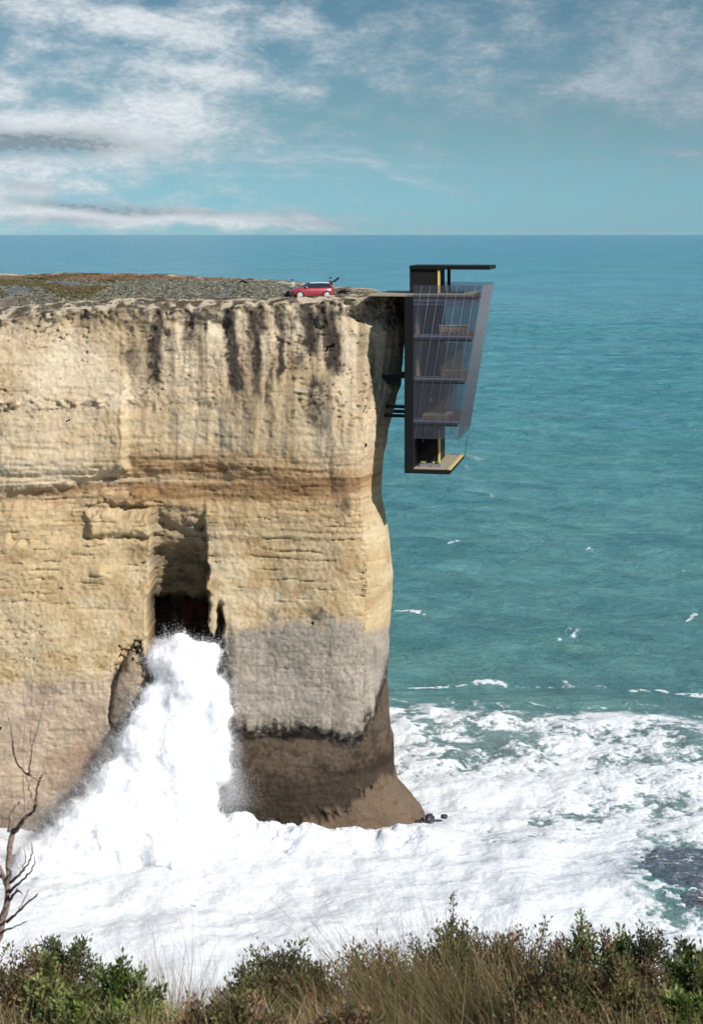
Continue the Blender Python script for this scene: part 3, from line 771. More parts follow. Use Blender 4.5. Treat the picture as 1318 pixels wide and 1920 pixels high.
    mx = T.add('ShaderNodeMixShader'); mx.inputs[0].default_value = .5
    T.l.new(p.outputs[0], mx.inputs[1]); T.l.new(tr.outputs[0], mx.inputs[2]); T.l.new(mx.outputs[0], m.node_tree.nodes['Material Output'].inputs['Surface'])
    me.materials.append(m)
    tag(link(bpy.data.objects.new('sea_spray', me)), kind='stuff')
build_spray()
#PART2
# ------------------------------------------------------------------ mesh builder for made objects
class MB:
    def __init__(s): s.bm = bmesh.new()
    def box(s, x0, x1, y0, y1, z0, z1, bev=0):
        vs = [s.bm.verts.new(p) for p in ((x0, y0, z0), (x1, y0, z0), (x1, y1, z0), (x0, y1, z0), (x0, y0, z1), (x1, y0, z1), (x1, y1, z1), (x0, y1, z1))]
        fs = [s.bm.faces.new([vs[i] for i in f]) for f in ((3, 2, 1, 0), (4, 5, 6, 7), (0, 1, 5, 4), (1, 2, 6, 5), (2, 3, 7, 6), (3, 0, 4, 7))]
        if bev:
            es = {e for f in fs for e in f.edges}
            bmesh.ops.bevel(s.bm, geom=list(es), offset=bev, segments=2, affect='EDGES', profile=.5)
        return s
    def hexa(s, b, t):
        vs = [s.bm.verts.new(p) for p in b + t]
        for f in ((3, 2, 1, 0), (4, 5, 6, 7), (0, 1, 5, 4), (1, 2, 6, 5), (2, 3, 7, 6), (3, 0, 4, 7)): s.bm.faces.new([vs[i] for i in f])
        return s
    def tube(s, pts, rad, seg=8, cap=True):
        pts = [Vector(p) for p in pts]
        if not isinstance(rad, (list, tuple)): rad = [rad] * len(pts)
        rings = []; ref = None
        for i, p in enumerate(pts):
            t = (pts[min(i + 1, len(pts) - 1)] - pts[max(i - 1, 0)]).normalized()
            if ref is None: ref = t.orthogonal().normalized()
            ref = (ref - t * ref.dot(t)).normalized(); bi = t.cross(ref)
            rings.append([s.bm.verts.new(p + (ref * math.cos(2 * math.pi * k / seg) + bi * math.sin(2 * math.pi * k / seg)) * rad[i]) for k in range(seg)])
        for a, b in zip(rings, rings[1:]):
            for k in range(seg):
                f = s.bm.faces.new((a[k], a[(k + 1) % seg], b[(k + 1) % seg], b[k])); f.smooth = True
        if cap:
            s.bm.faces.new(rings[0][::-1]); s.bm.faces.new(rings[-1])
        return s
    def blob(s, c, r, sub=2, amp=.2, seed=0, freq=1.0):
        g = bmesh.ops.create_icosphere(s.bm, subdivisions=sub, radius=1)
        for v in g['verts']:
            n = float(fbm(np.array([v.co.x * freq + seed]), np.array([v.co.y * freq]), np.array([v.co.z * freq + 1e-3]), o=3, seed=seed)[0])
            v.co = Vector((v.co.x * r[0], v.co.y * r[1], v.co.z * r[2])) * (1 + amp * n) + Vector(c)
        for f in {f for v in g['verts'] for f in v.link_faces}: f.smooth = True
        return s
    def poly(s, pts):
        s.bm.faces.new([s.bm.verts.new(p) for p in pts]); return s
    def build(s, name, mat, parent=None, loc=None, label=None):
        bmesh.ops.recalc_face_normals(s.bm, faces=s.bm.faces)
        me = bpy.data.meshes.new(name); s.bm.to_mesh(me); s.bm.free()
        me.materials.append(mat)
        o = link(bpy.data.objects.new(name, me), parent)
        if loc is not None: o.location = loc
        if label: o['label'] = label
        return o

M = {}
M['black'] = simple('black_steel', (.006, .006, .006), .55, var=.2, nscale=1.5, spec=.25)
M['dark'] = simple('dark_cladding', (.012, .0115, .011), .6, var=.25, nscale=2, spec=.2)
M['deck'] = simple('pale_deck_boards', lin(170, 158, 132, .7), .7, var=.15, nscale=3)
M['floor'] = simple('oak_floor', lin(182, 150, 92, .75), .5, var=.15, nscale=3)
M['yellow'] = simple('warm_timber_trim', lin(232, 200, 110, .8), .5, var=.12, nscale=4)
M['slab'] = simple('grey_floor_slab', lin(140, 138, 146, .7), .6, var=.1, nscale=3)
M['edge'] = simple('grey_edge_trim', lin(112, 112, 124, .6), .5, var=.1, nscale=3)
M['white'] = simple('white_paint', (.72, .72, .70), .5, var=.05)
M['steel'] = simple('pale_steel_rod', lin(150, 150, 162, .6), .35, var=.1)
M['screen'] = simple('beige_timber_screen', lin(190, 172, 130, .8), .6, var=.2, nscale=5)
M['plant'] = simple('planter_leaves', (.16, .22, .05), .6, var=.3, nscale=9)
def glass_mat(name, t0, t1):
    m, T, p = new_mat(name)
    tc = T.add('ShaderNodeTexCoord').outputs['Object']
    n = T.noise(T.vscale(tc, (.5, .5, .18)), 1.2, 4, .55)
    T.l.new(T.mix(T.ramp(n, .3, .7), (.075, .080, .100), (.112, .118, .138)), p.inputs['Base Color'])
    p.inputs['Roughness'].default_value = .12; p.inputs['IOR'].default_value = 1.45; p.inputs['Specular IOR Level'].default_value = .35
    tr = T.add('ShaderNodeBsdfTransparent'); tr.inputs['Color'].default_value = (.90, .91, .94, 1)
    mx = T.add('ShaderNodeMixShader'); T.l.new(T.ramp(n, .2, .8, t0, t1), mx.inputs[0])
    T.l.new(p.outputs[0], mx.inputs[1]); T.l.new(tr.outputs[0], mx.inputs[2])
    T.l.new(mx.outputs[0], m.node_tree.nodes['Material Output'].inputs['Surface'])
    return m
M['glass'] = glass_mat('side_glass', .68, .82); M['front'] = glass_mat('seaward_glass', .42, .58)

# ------------------------------------------------------------------ the house hung on the cliff
HO = Vector((4.62, 140.0, 31.9)); HRZ = R(-11)
def HL(u, v, w):                       # house coordinates -> world
    return HO + Matrix.Rotation(HRZ, 3, 'Z') @ Vector((u, v, w))
def fu(w): return 6.75 - (16.45 - w) * .163      # seaward face leans in towards the bottom
def build_house():
    h = empty('cliff_house', HO, HRZ)
    tag(h, 'black and glass house of stacked floors hung on the cliff edge above the sea', 'house')
    MB().box(0, .78, 0, 10, 0, 15.42, .02).build('back_wall', M['black'], h)
    # base tray
    MB().hexa([(.783, 0, 0), (4.0, 0, 0), (4.0, 10, 0), (.783, 10, 0)], [(.783, 0, .36), (4.08, 0, .36), (4.08, 10, .36), (.783, 10, .36)]).build('base_slab', M['black'], h)
    t = MB().box(.79, 3.72, .12, 9.9, .363, .42).build('terrace_floor', M['deck'], h)
    MB().box(3.725, 4.0, .05, 9.95, .363, .50, .01).build('terrace_kerb', M['screen'], t)
    MB().box(4.003, 4.06, .05, 9.95, .363, .47).build('edge_strip', M['yellow'], t)
    MB().hexa([(4.12, 9.0, .3), (4.18, 9.0, .3), (4.18, 10, .3), (4.12, 10, .3)], [(4.45, 8.2, 2.3), (4.51, 8.2, 2.3), (4.51, 10, 2.3), (4.45, 10, 2.3)]).build('railing_panel', M['glass'], h)
    # core: lift and stair shaft
    c = MB().box(.79, 2.5, 3.5, 8, .44, 15.4).build('lift_shaft', M['dark'], h)
    MB().box(2.503, 2.66, 3.44, 3.72, .44, 3.4).build('door_frame', M['yellow'], c)
    MB().box(2.503, 2.53, 4.0, 5.2, .44, 2.9).build('door', M['black'], c)
    # top pavilion and roof
    p = MB().box(-.08, 2.45, 3.5, 8.2, 15.62, 17.74).build('entry_pavilion', M['dark'], h)
    MB().box(2.453, 2.64, 3.42, 3.66, 15.62, 17.73).build('door_frame', M['yellow'], p)
    MB().box(2.453, 2.5, 3.9, 5.0, 15.62, 17.5).build('door', M['black'], p)
    MB().box(2.76, 3.0, 7.6, 8.2, 15.62, 17.74).build('corner_post', M['black'], p)
    MB().box(-.08, 7.15, 3.3, 8.4, 17.75, 18.10, .03).build('roof', M['black'], h)
    # decks and floors
    MB().box(-3.3, 6.22, .35, 9.6, 15.44, 15.6, .015).build('roof_deck', M['deck'], h)
    for k, w in enumerate((11.9, 8.2, 4.5)):
        e = fu(w) - .35
        s = MB().box(.79, e, .12, 9.85, w - .34, w - .02).build('floor_slab', M['slab'], h)
        MB().box(.80, e - .02, .2, 9.8, w - .017, w + .03).build('floor_boards', M['floor'], s)
        MB().box(.80, e + .02, .06, .117, w + .16, w + .30).build('edge_beam', M['slab'], s)
    for w in (11.9, 8.2, 4.5):
        f = MB().box(.80, fu(w) - .06, -.024, -.003, w + .02, w + .15).build('floor_edge', M['edge'], h)
        MB().box(.80, fu(w - .3) - .06, -.024, -.003, w - .30, w - .17).build('floor_edge', M['dark'], h)
    MB().box(.79, fu(15) - .3, .12, 9.85, 15.0, 15.2).build('ceiling', M['slab'], h)
    MB().box(.80, 6.0, .06, .117, 14.72, 14.86).build('edge_beam', M['slab'], h)
    # glazing: near side, far side and the leaning seaward face
    lo = 3.05
    MB().hexa([(.79, 0, lo), (fu(lo) - .03, 0, lo), (fu(lo) - .03, .04, lo), (.79, .04, lo)], [(.79, 0, 16.45), (fu(16.45) - .03, 0, 16.45), (fu(16.45) - .03, .04, 16.45), (.79, .04, 16.45)]).build('side_glazing', M['glass'], h)
    MB().hexa([(.79, 9.96, lo), (fu(lo) - .03, 9.96, lo), (fu(lo) - .03, 10, lo), (.79, 10, lo)], [(.79, 9.96, 16.45), (fu(16.45) - .03, 9.96, 16.45), (fu(16.45) - .03, 10, 16.45), (.79, 10, 16.45)]).build('side_glazing', M['glass'], h)
    l2 = 3.0
    MB().hexa([(fu(l2), 0, l2), (fu(l2) + .05, 0, l2), (fu(l2) + .05, 10, l2), (fu(l2), 10, l2)], [(fu(16.5), 0, 16.5), (fu(16.5) + .05, 0, 16.5), (fu(16.5) + .05, 10, 16.5), (fu(16.5), 10, 16.5)]).build('front_glazing', M['front'], h)
    # leaning rods across the near side, parallel to the front
    for k in range(8):
        u1 = fu(16.4) - .55 - .78 * k
        ub = u1 - (16.4 - 2.55) * .163
        w0 = 2.55 + (.15 if k % 2 else .0)
        if k < 3: w0 = 3.4
        if ub < .84: w0 = max(w0, 16.4 - (u1 - .84) / .163)
        if w0 > 15: continue
        MB().tube([(u1, -.042, 16.4), (u1 - (16.4 - w0) * .163, -.042, w0)], .013, 6).build('mullion', M['steel'], h)
    for k in range(9):
        v = .9 + k * 1.03
        MB().tube([(fu(16.4) + .08, v, 16.4), (fu(2.7) + .08, v - .2, 2.7)], .022, 6).build('mullion', M['slab'], h)
    # steel ties pinned into the rock
    for v, w, u in ((2.6, 8.05, -2.6), (2.8, 5.35, -2.6), (2.6, 4.55, -3.0), (6, 8.05, -2.6), (6, 4.55, -3.0)):
        MB().box(u, -.003, v, v + .3, w, w + .28, .01).build('support_beam', M['black'], h)
    MB().hexa([(-1.9, 2.6, 7.5), (-.8, 2.6, 7.9), (-.8, 2.85, 7.9), (-1.9, 2.85, 7.5)], [(-2.4, 2.6, 8.04), (-.8, 2.6, 8.04), (-.8, 2.85, 8.04), (-2.4, 2.85, 8.04)]).build('bracket', M['black'], h)
    for (u0, u1, v, w0, w1) in ((.82, 1.05, 1.2, 12.0, 14.9), (.82, 1.05, 1.2, 8.3, 11.5)):
        MB().box(u0, u1, v, v + 2.2, w0, w1).build('wardrobe_panel', M['screen'], h)
    for w0, a, b in ((8.24, 2.75, 4.9), (4.54, .82, 3.9)):
        mb = MB(); n = int((b - a) / .2)
        for k in range(n): mb.box(a + k * .2, a + k * .2 + .15, 3.2, 3.27, w0, w0 + 3.0)
        mb.build('timber_screen', M['screen'], h)
build_house()
def furniture():
    # top storey: kitchen bench with stools; middle: table; third: bed and lamp; terrace: planters
    def E(name, u, v, w): return empty(name, HL(u, v, w), HRZ)
    k = E('kitchen_bench', 4.2, 1.5, 11.932)
    tag(k, 'long pale kitchen bench behind the glass of the topmost storey', 'bench')
    MB().box(-1.3, 1.3, -.35, .35, .1, .92).build('cabinet', M['screen'], k); MB().box(-1.36, 1.36, -.4, .4, .923, .98, .01).build('worktop', M['white'], k)
    for i, x in enumerate((-.9, -.3, .3, .9)):
        s = E('bar_stool', 4.2 + x, .75, 11.932)
        tag(s, 'beige bar stool standing at the kitchen bench on the top storey', 'stool', 'bar stools at the kitchen bench')
        MB().box(-.17, .17, -.17, .17, .66, .72, .02).build('seat', M['screen'], s)
        for a in (-.14, .14):
            for b in (-.14, .14): MB().tube([(a * 1.2, b * 1.2, 0), (a, b, .66)], .018, 6).build('leg', M['steel'], s)
    t = E('dining_table', 4.2, 1.4, 8.232)
    tag(t, 'timber table set behind the glass on the middle storey', 'table')
    MB().box(-.9, .9, -.45, .45, .70, .75, .01).build('tabletop', M['yellow'], t)
    for a in (-.8, .8):
        for b in (-.38, .38): MB().box(a - .03, a + .03, b - .03, b + .03, 0, .698).build('leg', M['yellow'], t)
    b = E('bed', 2.9, 1.6, 4.532)
    tag(b, 'low bed with a pale cover behind the glass of the third storey', 'bed')
    MB().box(-1.5, 1.2, -.9, .9, .08, .34, .02).build('frame', M['floor'], b); MB().box(-1.45, 1.15, -.85, .85, .343, .58, .06).build('mattress', M['screen'], b)
    for y in (-.45, .45): MB().box(.6, 1.05, y - .33, y + .33, .585, .72, .05).build('pillow', M['white'], b)
    l = E('pendant_lamp', 2.15, 1.3, 6.35)
    tag(l, 'small round white lamp hanging above the bed on the third storey', 'lamp')
    MB().blob((0, 0, 0), (.17, .17, .15), 2, 0).build('lamp_shade', M['white'], l); MB().tube([(0, 0, .15), (0, 0, 1.49)], .01, 6).build('cord', M['black'], l)
    for u, lab in ((1.55, 'low trough of pale green plants nearest the back wall on the bottom terrace'), (2.6, 'low trough of pale green plants further out on the bottom terrace')):
        p = E('planter', u, 1.7, .423)
        tag(p, lab, 'planter', 'planters on the bottom terrace')
        MB().box(-.42, .42, -.28, .28, 0, .22, .01).build('trough', M['slab'], p)
        mb = MB()
        for k in range(9): mb.blob((random.uniform(-.36, .36), random.uniform(-.22, .22), .27 + random.uniform(0, .08)), (.13, .12, .12), 1, .5, k, 2)
        mb.build('foliage', M['plant'], p)
furniture()

# ------------------------------------------------------------------ the red car
def zt(x, y): return float(ztop(np.array([x]), np.array([y]))[0])
def build_car():
    red = simple('red_car_paint', (.30, .026, .036), .3, var=.06, nscale=3, coat=.6)
    tyre = simple('tyre_rubber', (.02, .02, .02), .8); rimm = simple('alloy_rim', (.55, .55, .57), .4, metal=.3)
    glass = simple('car_glass', (.015, .018, .022), .06, var=.1, spec=.7); trim = simple('black_trim', (.012, .012, .012), .5)
    roofm = simple('silver_roof_paint', (.48, .52, .56), .25, var=.05, coat=.5); lamp = simple('headlamp_glass', (.75, .76, .78), .15, var=.05)
    shine = simple('pale_matte', (.6, .58, .55), .8)
    X, Y = -3.60, 144.9
    c = empty('parked_car', (X, Y, zt(X, Y) + .16), R(180 + 12))
    tag(c, 'red hatchback with a silver roof and open tailgate parked on the cliff top', 'car')
    # local: +x is forward. lower body as stations (x, half width, sill z, shoulder z)
    st = [(1.93, .55, .34, .60), (1.88, .70, .24, .70), (1.70, .80, .20, .80), (1.30, .84, .19, .90), (.85, .85, .18, .95), (.3, .86, .18, .94), (-.5, .86, .18, .95), (-1.2, .85, .19, .97), (-1.6, .82, .22, .96), (-1.80, .76, .27, .90), (-1.87, .66, .34, .74)]
    bm = bmesh.new(); rings = []
    for x, hw, z0, z1 in st:
        zm = (z0 + z1) / 2
        sec = [(-hw * .9, z0), (-hw, z0 + .10), (-hw * 1.01, zm), (-hw * .97, z1 - .06), (-hw * .86, z1), (-hw * .45, z1 + .035), (0, z1 + .045), (hw * .45, z1 + .035), (hw * .86, z1), (hw * .97, z1 - .06), (hw * 1.01, zm), (hw, z0 + .10), (hw * .9, z0)]
        rings.append([bm.verts.new((x, y, z)) for y, z in sec])
    for a, b in zip(rings, rings[1:]):
        for k in range(len(a)): 
            f = bm.faces.new((a[k], a[(k + 1) % len(a)], b[(k + 1) % len(a)], b[k])); f.smooth = True
    bm.faces.new(rings[0]); bm.faces.new(rings[-1][::-1])
    mb = MB(); mb.bm.free(); mb.bm = bm; body = mb.build('body', red, c)
    # wheel arches, sills, bumpers in black trim
    for sy in (-1, 1):
        mb = MB(); mb.box(-1.0, 1.0, sy * .86 - .03, sy * .86 + .03, .16, .27, .01); mb.build('sill', trim, body)
        for wx in (1.24, -1.22):
            mb = MB(); pts = [(wx + .37 * math.cos(a), sy * .862, .30 + .37 * math.sin(a)) for a in np.linspace(-.15, math.pi + .15, 14)]
            mb.tube(pts, .035, 6); mb.build('wheel_arch', trim, body)
    MB().box(1.80, 1.95, -.55, .55, .24, .40, .03).build('bumper', trim, body)
    MB().box(1.90, 1.955, -.36, .36, .47, .60, .02).build('grille', trim, body)
    # greenhouse
    base = [(.82, .76), (-1.62, .74)]
    def gh(x, hw, z): return [(x, -hw, z), (x, hw, z)]
    wf, wr = (.80, .74, .97), (-1.70, .70, .98); rf, rr = (.28, .60, 1.36), (-1.52, .58, 1.38)
    q = lambda p, s: (p[0], s * p[1], p[2])
    MB().poly([q(wf, -1), q(wf, 1), q(rf, 1), q(rf, -1)]).build('windscreen', glass, c)
    for s in (-1, 1):
        MB().poly([q(wf, s), q(wr, s), q(rr, s), q(rf, s)]).build('side_window', glass, c)
        MB().tube([(-.35, s * .735, .98), (-.37, s * .605, 1.37)], .03, 6).build('pillar', trim, c)
        MB().tube([q(wf, s * 1.01), q(rf, s * 1.02)], .035, 6).build('pillar', trim, c)
        MB().tube([q(wr, s * 1.01), q(rr, s * 1.02)], .06, 6).build('pillar', red, c)
        m_ = MB().blob((.62, s * .93, 1.02), (.07, .10, .07), 2, 0).build('wing_mirror', roofm, c)
        MB().blob((1.72, s * .60, .68), (.12, .13, .11), 2, 0).build('headlight', lamp, c)
        MB().box(-1.87, -1.80, s * .70 - .08, s * .70 + .08, .62, .86, .02).build('tail_light', simple('tail_lamp', (.35, .02, .02), .3), c)
        MB().box(.05, .22, s * .866 - .012, s * .866 + .012, .80, .83, .003).build('door_handle', roofm, body)
    MB().box(.30, .62, -.66, -.32, .985, 1.12, .05).build('pale_block', shine, c)  # plain pale block just behind the windscreen
    rf_ = MB(); vs = []
    for x, hw, z in ((.36, .60, 1.355), (.1, .625, 1.40), (-.6, .63, 1.42), (-1.3, .61, 1.41), (-1.60, .59, 1.38)):
        vs.append([rf_.bm.verts.new((x, s * hw, z + dz)) for s, dz in ((-1, -.03), (-.92, .02), (0, .035), (.92, .02), (1, -.03))])
    for a, b in zip(vs, vs[1:]):
        for k in range(4): f = rf_.bm.faces.new((a[k], a[k + 1], b[k + 1], b[k])); f.smooth = True
    ro = rf_.build('roof', roofm, c); sd = ro.modifiers.new('thick', 'SOLIDIFY'); sd.thickness = .03
    # open tailgate, hinged at the rear of the roof
    tg = MB(); tg.hexa([(-1.60, -.56, 1.37), (-1.60, .56, 1.37), (-2.05, .58, 1.44), (-2.05, -.58, 1.44)], [(-1.60, -.56, 1.43), (-1.60, .56, 1.43), (-2.07, .58, 1.51), (-2.07, -.58, 1.51)])
    tg.hexa([(-2.05, -.58, 1.44), (-2.05, .58, 1.44), (-2.46, .60, 1.80), (-2.46, -.60, 1.80)], [(-2.07, -.58, 1.51), (-2.07, .58, 1.51), (-2.50, .60, 1.86), (-2.50, -.60, 1.86)])
    tg.build('tailgate', trim, c)
    MB().box(-1.885, -1.60, -.58, .58, .62, .975, .03).build('boot_opening', trim, c)
    # four wheels
    def wheel(x, y):
        w = MB(); pr = [(.0, .20), (.07, .21), (.09, .26), (.09, .29), (.06, .315), (-.06, .315), (-.09, .29), (-.09, .2), (0, .2)]
        n = 24; R_ = [[w.bm.verts.new((r_ * math.cos(2 * math.pi * k / n), h_, r_ * math.sin(2 * math.pi * k / n))) for k in range(n)] for h_, r_ in pr]
        for a, b in zip(R_, R_[1:]):
            for k in range(n): f = w.bm.faces.new((a[k], a[(k + 1) % n], b[(k + 1) % n], b[k])); f.smooth = True
        return w.build('tyre', tyre)
    for x in (1.24, -1.22):
        for y in (-.80, .80):
            wh = wheel(x, y); wh.name = 'wheel'; wh.parent = c; wh.location = (x, y, .315 - .16)
            r_ = MB(); sg = -1 if y < 0 else 1
            r_.tube([(0, sg * .02, 0), (0, sg * .06, 0)], .215, 24)
            for k in range(5):
                a = 2 * math.pi * k / 5
                r_.tube([(0, sg * .085, 0), (.21 * math.cos(a), sg * .075, .21 * math.sin(a))], [.05, .035], 6)
            r_.tube([(.225 * math.cos(a), sg * .07, .225 * math.sin(a)) for a in np.linspace(0, 2 * math.pi, 25)], .03, 6, cap=False)
            r_.build('rim', rimm, wh)
    for o in c.children:
        if not o.name.startswith('wheel'): o.location.z -= .16
build_car()

# ------------------------------------------------------------------ two people by the car
def person(loc, rz, top, legs, skin, hairc, label, pose):
    J, E, RD, _ = pose
    me = bpy.data.meshes.new('person'); me.from_pydata(J, E, [])
    o = bpy.data.objects.new('person', me); COL.objects.link(o)
    sk = o.modifiers.new('skin', 'SKIN')
    for v, r_ in zip(me.skin_vertices[0].data, RD): v.radius = (r_, r_)
    me.skin_vertices[0].data[0].use_root = True
    sb = o.modifiers.new('sub', 'SUBSURF'); sb.levels = 2; sb.render_levels = 2
    dg = bpy.context.evaluated_depsgraph_get()
    m2 = bpy.data.meshes.new_from_object(o.evaluated_get(dg)); bpy.data.objects.remove(o)
    m2.name = 'person'
    mats = [simple('skin', (.42, .24, .16), .5), simple('top_cloth', top, .8), simple('trouser_cloth', legs, .85), simple('shoe_leather', (.03, .025, .02), .6)]
    for m in mats: m2.materials.append(m)
    for p in m2.polygons:
        c = p.center; p.use_smooth = True
        p.material_index = 3 if c.z < .09 else 2 if c.z < .92 else 0 if (c.z > 1.44 or (abs(c.y) > .30 and c.z < 1.02)) else 1
    o = link(bpy.data.objects.new('person', m2)); o.location = loc; o.rotation_euler = (0, 0, rz)
    tag(o, label, 'person')
    if pose[3] != 1: o.scale = (pose[3],) * 3
    hd = np.array(J[5]); hm = simple('dark_hair', hairc, .7)
    h = MB(); h.blob((hd[0] - .022, hd[1], hd[2] + .035), (.105, .095, .115), 3, .08, 3, 3); hh = h.build('hair', hm, o)
    f = MB()
    f.blob((hd[0] + .10, hd[1], hd[2] - .01), (.022, .014, .022), 2, 0); f.build('nose', mats[0], o)
    for s in (-1, 1):
        MB().blob((hd[0] + .082, hd[1] + s * .035, hd[2] + .015), (.012, .014, .009), 2, 0).build('eye', simple('eye_dark', (.03, .02, .02), .2), o)
        MB().blob((hd[0] - .0, hd[1] + s * .088, hd[2]), (.024, .012, .032), 2, 0).build('ear', mats[0], o)
    MB().blob((hd[0] + .085, hd[1], hd[2] - .058), (.012, .028, .008), 2, 0).build('mouth', simple('lips', (.34, .12, .10), .5), o)
    # hands with five fingers
    for s, wi in ((-1, 13), (1, 16)):
        w = Vector(J[wi]); e = Vector(J[wi - 1]); d = (w - e).normalized()
        mb = MB(); mb.tube([w - d * .01, w + d * .05, w + d * .09], [.028, .036, .030], 8)
        side = Vector((1, 0, 0)) - d * d.x; side.normalize()
        for k in range(4):
            b0 = w + d * .085 + side * (-.027 + .018 * k); L_ = (.062, .074, .078, .066)[k]
            mb.tube([b0, b0 + d * L_ * .5, b0 + d * L_ + Vector((0, -s * .012, 0))], [.0095, .009, .007], 6)
        b0 = w + d * .03 + side * .03
        mb.tube([b0, b0 + side * .03 + d * .025, b0 + side * .038 + d * .06], [.012, .011, .008], 6)
        mb.build('hand', mats[0], o)
def stand(lean=0., arm=.0, bend=.0, size=1.):
    J = [(0, 0, .95), (0, 0, 1.12), (.01 + lean * .5, 0, 1.33), (lean * .8, 0, 1.45), (lean, 0, 1.52), (.02 + lean, 0, 1.62), (.015 + lean, 0, 1.70),
         (0, -.09, .90), (.02, -.10, .50), (-.02, -.105, .09), (.11, -.115, .04), 
         (lean * .7, -.19, 1.40), (.0 + arm * .5, -.25, 1.13), (.06 + arm, -.27, .90 + bend),
         (lean * .7, .19, 1.40), (.0 + arm * .4, .25, 1.13), (.08 + arm, .27, .90 + bend),
         (0, .09, .90), (.03, .10, .50), (-.01, .105, .09), (.12, .115, .04)]
    E = [(0, 1), (1, 2), (2, 3), (3, 4), (4, 5), (5, 6), (0, 7), (7, 8), (8, 9), (9, 10), (2, 11), (11, 12), (12, 13), (2, 14), (14, 15), (15, 16), (0, 17), (17, 18), (18, 19), (19, 20)]
    RD = [.145, .135, .15, .07, .055, .092, .07, .09, .062, .042, .036, .06, .045, .030, .06, .045, .030, .09, .062, .042, .036]
    return J, E, RD, size
x, y = -5.42, 147.2
person((x, y, zt(x, y) + .02), R(-60), (.34, .32, .31), (.05, .05, .06), 0, (.015, .012, .01), 'person in a light grey top standing behind the red car bonnet', stand(.02, .05, 0., .9))
x, y = -1.86, 145.75
person((x, y, zt(x, y) + .02), R(165), (.045, .055, .035), (.20, .16, .14), 0, (.02, .015, .012), 'person in a dark green top standing behind the open tailgate', stand(.05, .16, .12))

# ------------------------------------------------------------------ small growth on the cliff top
def leaf_mesh(P, D, L, Wd, bend=.0):
    """pointed leaf quads (two tris each side) from base P along D"""
    n = len(P)
    D = D / np.linalg.norm(D, axis=1)[:, None]
    rv = rng.normal(size=(n, 3)); S = np.cross(D, rv); S /= np.linalg.norm(S, axis=1)[:, None]
    U = np.cross(S, D)
    L = np.asarray(L)[:, None]; Wd = np.asarray(Wd)[:, None]
    v0 = P; v1 = P + D * L * .5 + S * Wd * .5 + U * L * bend; v2 = P + D * L; v3 = P + D * L * .5 - S * Wd * .5 + U * L * bend
    V = np.stack([v0, v1, v2, v3], 1).reshape(-1, 3)
    Fc = np.arange(n * 4).reshape(n, 4)
    return V, Fc
def add_leaves(name, P, D, L, Wd, cols, mat, parent=None, bend=.08):
    V, Fc = leaf_mesh(P, D, L, Wd, bend)
    me = np_mesh(name, V, Fc, smooth=False); set_col(me, np.repeat(cols, 4, 0)); me.materials.append(mat)
    return link(bpy.data.objects.new(name, me), parent)
LEAF = leafmat('shrub_leaves', .5)
BLADE = leafmat('grass_blades', .4, .7)
BARK = simple('weathered_bark', lin(142, 120, 106, .8), .9, var=.35, nscale=18, bump=.6, bscale=60)
TWIG = simple('brown_twigs', lin(96, 72, 52, .5), .9, var=.3, nscale=20)
def small_bush(px, Y, w, hgt, label, dark):
    X = (px - 659) / F * Y
    o = empty('low_bush', (X, Y, zt(X, Y)))
    tag(o, label, 'bush', 'low bushes on the cliff top')
    n = 260
    u = rng.normal(size=(n, 3)); u /= np.linalg.norm(u, axis=1)[:, None]; u[:, 2] = np.abs(u[:, 2])
    P = u * np.array([w / 2, w / 3, hgt]) * rng.uniform(.4, 1, (n, 1))
    pal = np.array(dark) * rng.uniform(.6, 1.4, (n, 1))
    add_leaves('foliage', P, u + rng.normal(0, .4, (n, 3)), rng.uniform(.10, .22, n), rng.uniform(.06, .12, n), pal, LEAF, o)
    mb = MB()
    for k in range(5):
        a = k * 1.26; mb.tube([(0, 0, -.03), (math.cos(a) * w * .3, math.sin(a) * w * .2, hgt * .6)], [.03, .012], 5)
    mb.build('stem', TWIG, o)
small_bush(644, 147.6, 1.25, .34, 'low dark bush on the ground right of the red car', (.03, .025, .018))
small_bush(456, 170, .9, .3, 'small dark bush far left of the car on the cliff top', (.04, .04, .02))
small_bush(541, 147, .55, .45, 'small dark bush touching the front of the red car', (.025, .03, .02))
small_bush(70, 190, 3.0, .35, 'wide olive bush near the left end of the far cliff edge', (.09, .08, .035))

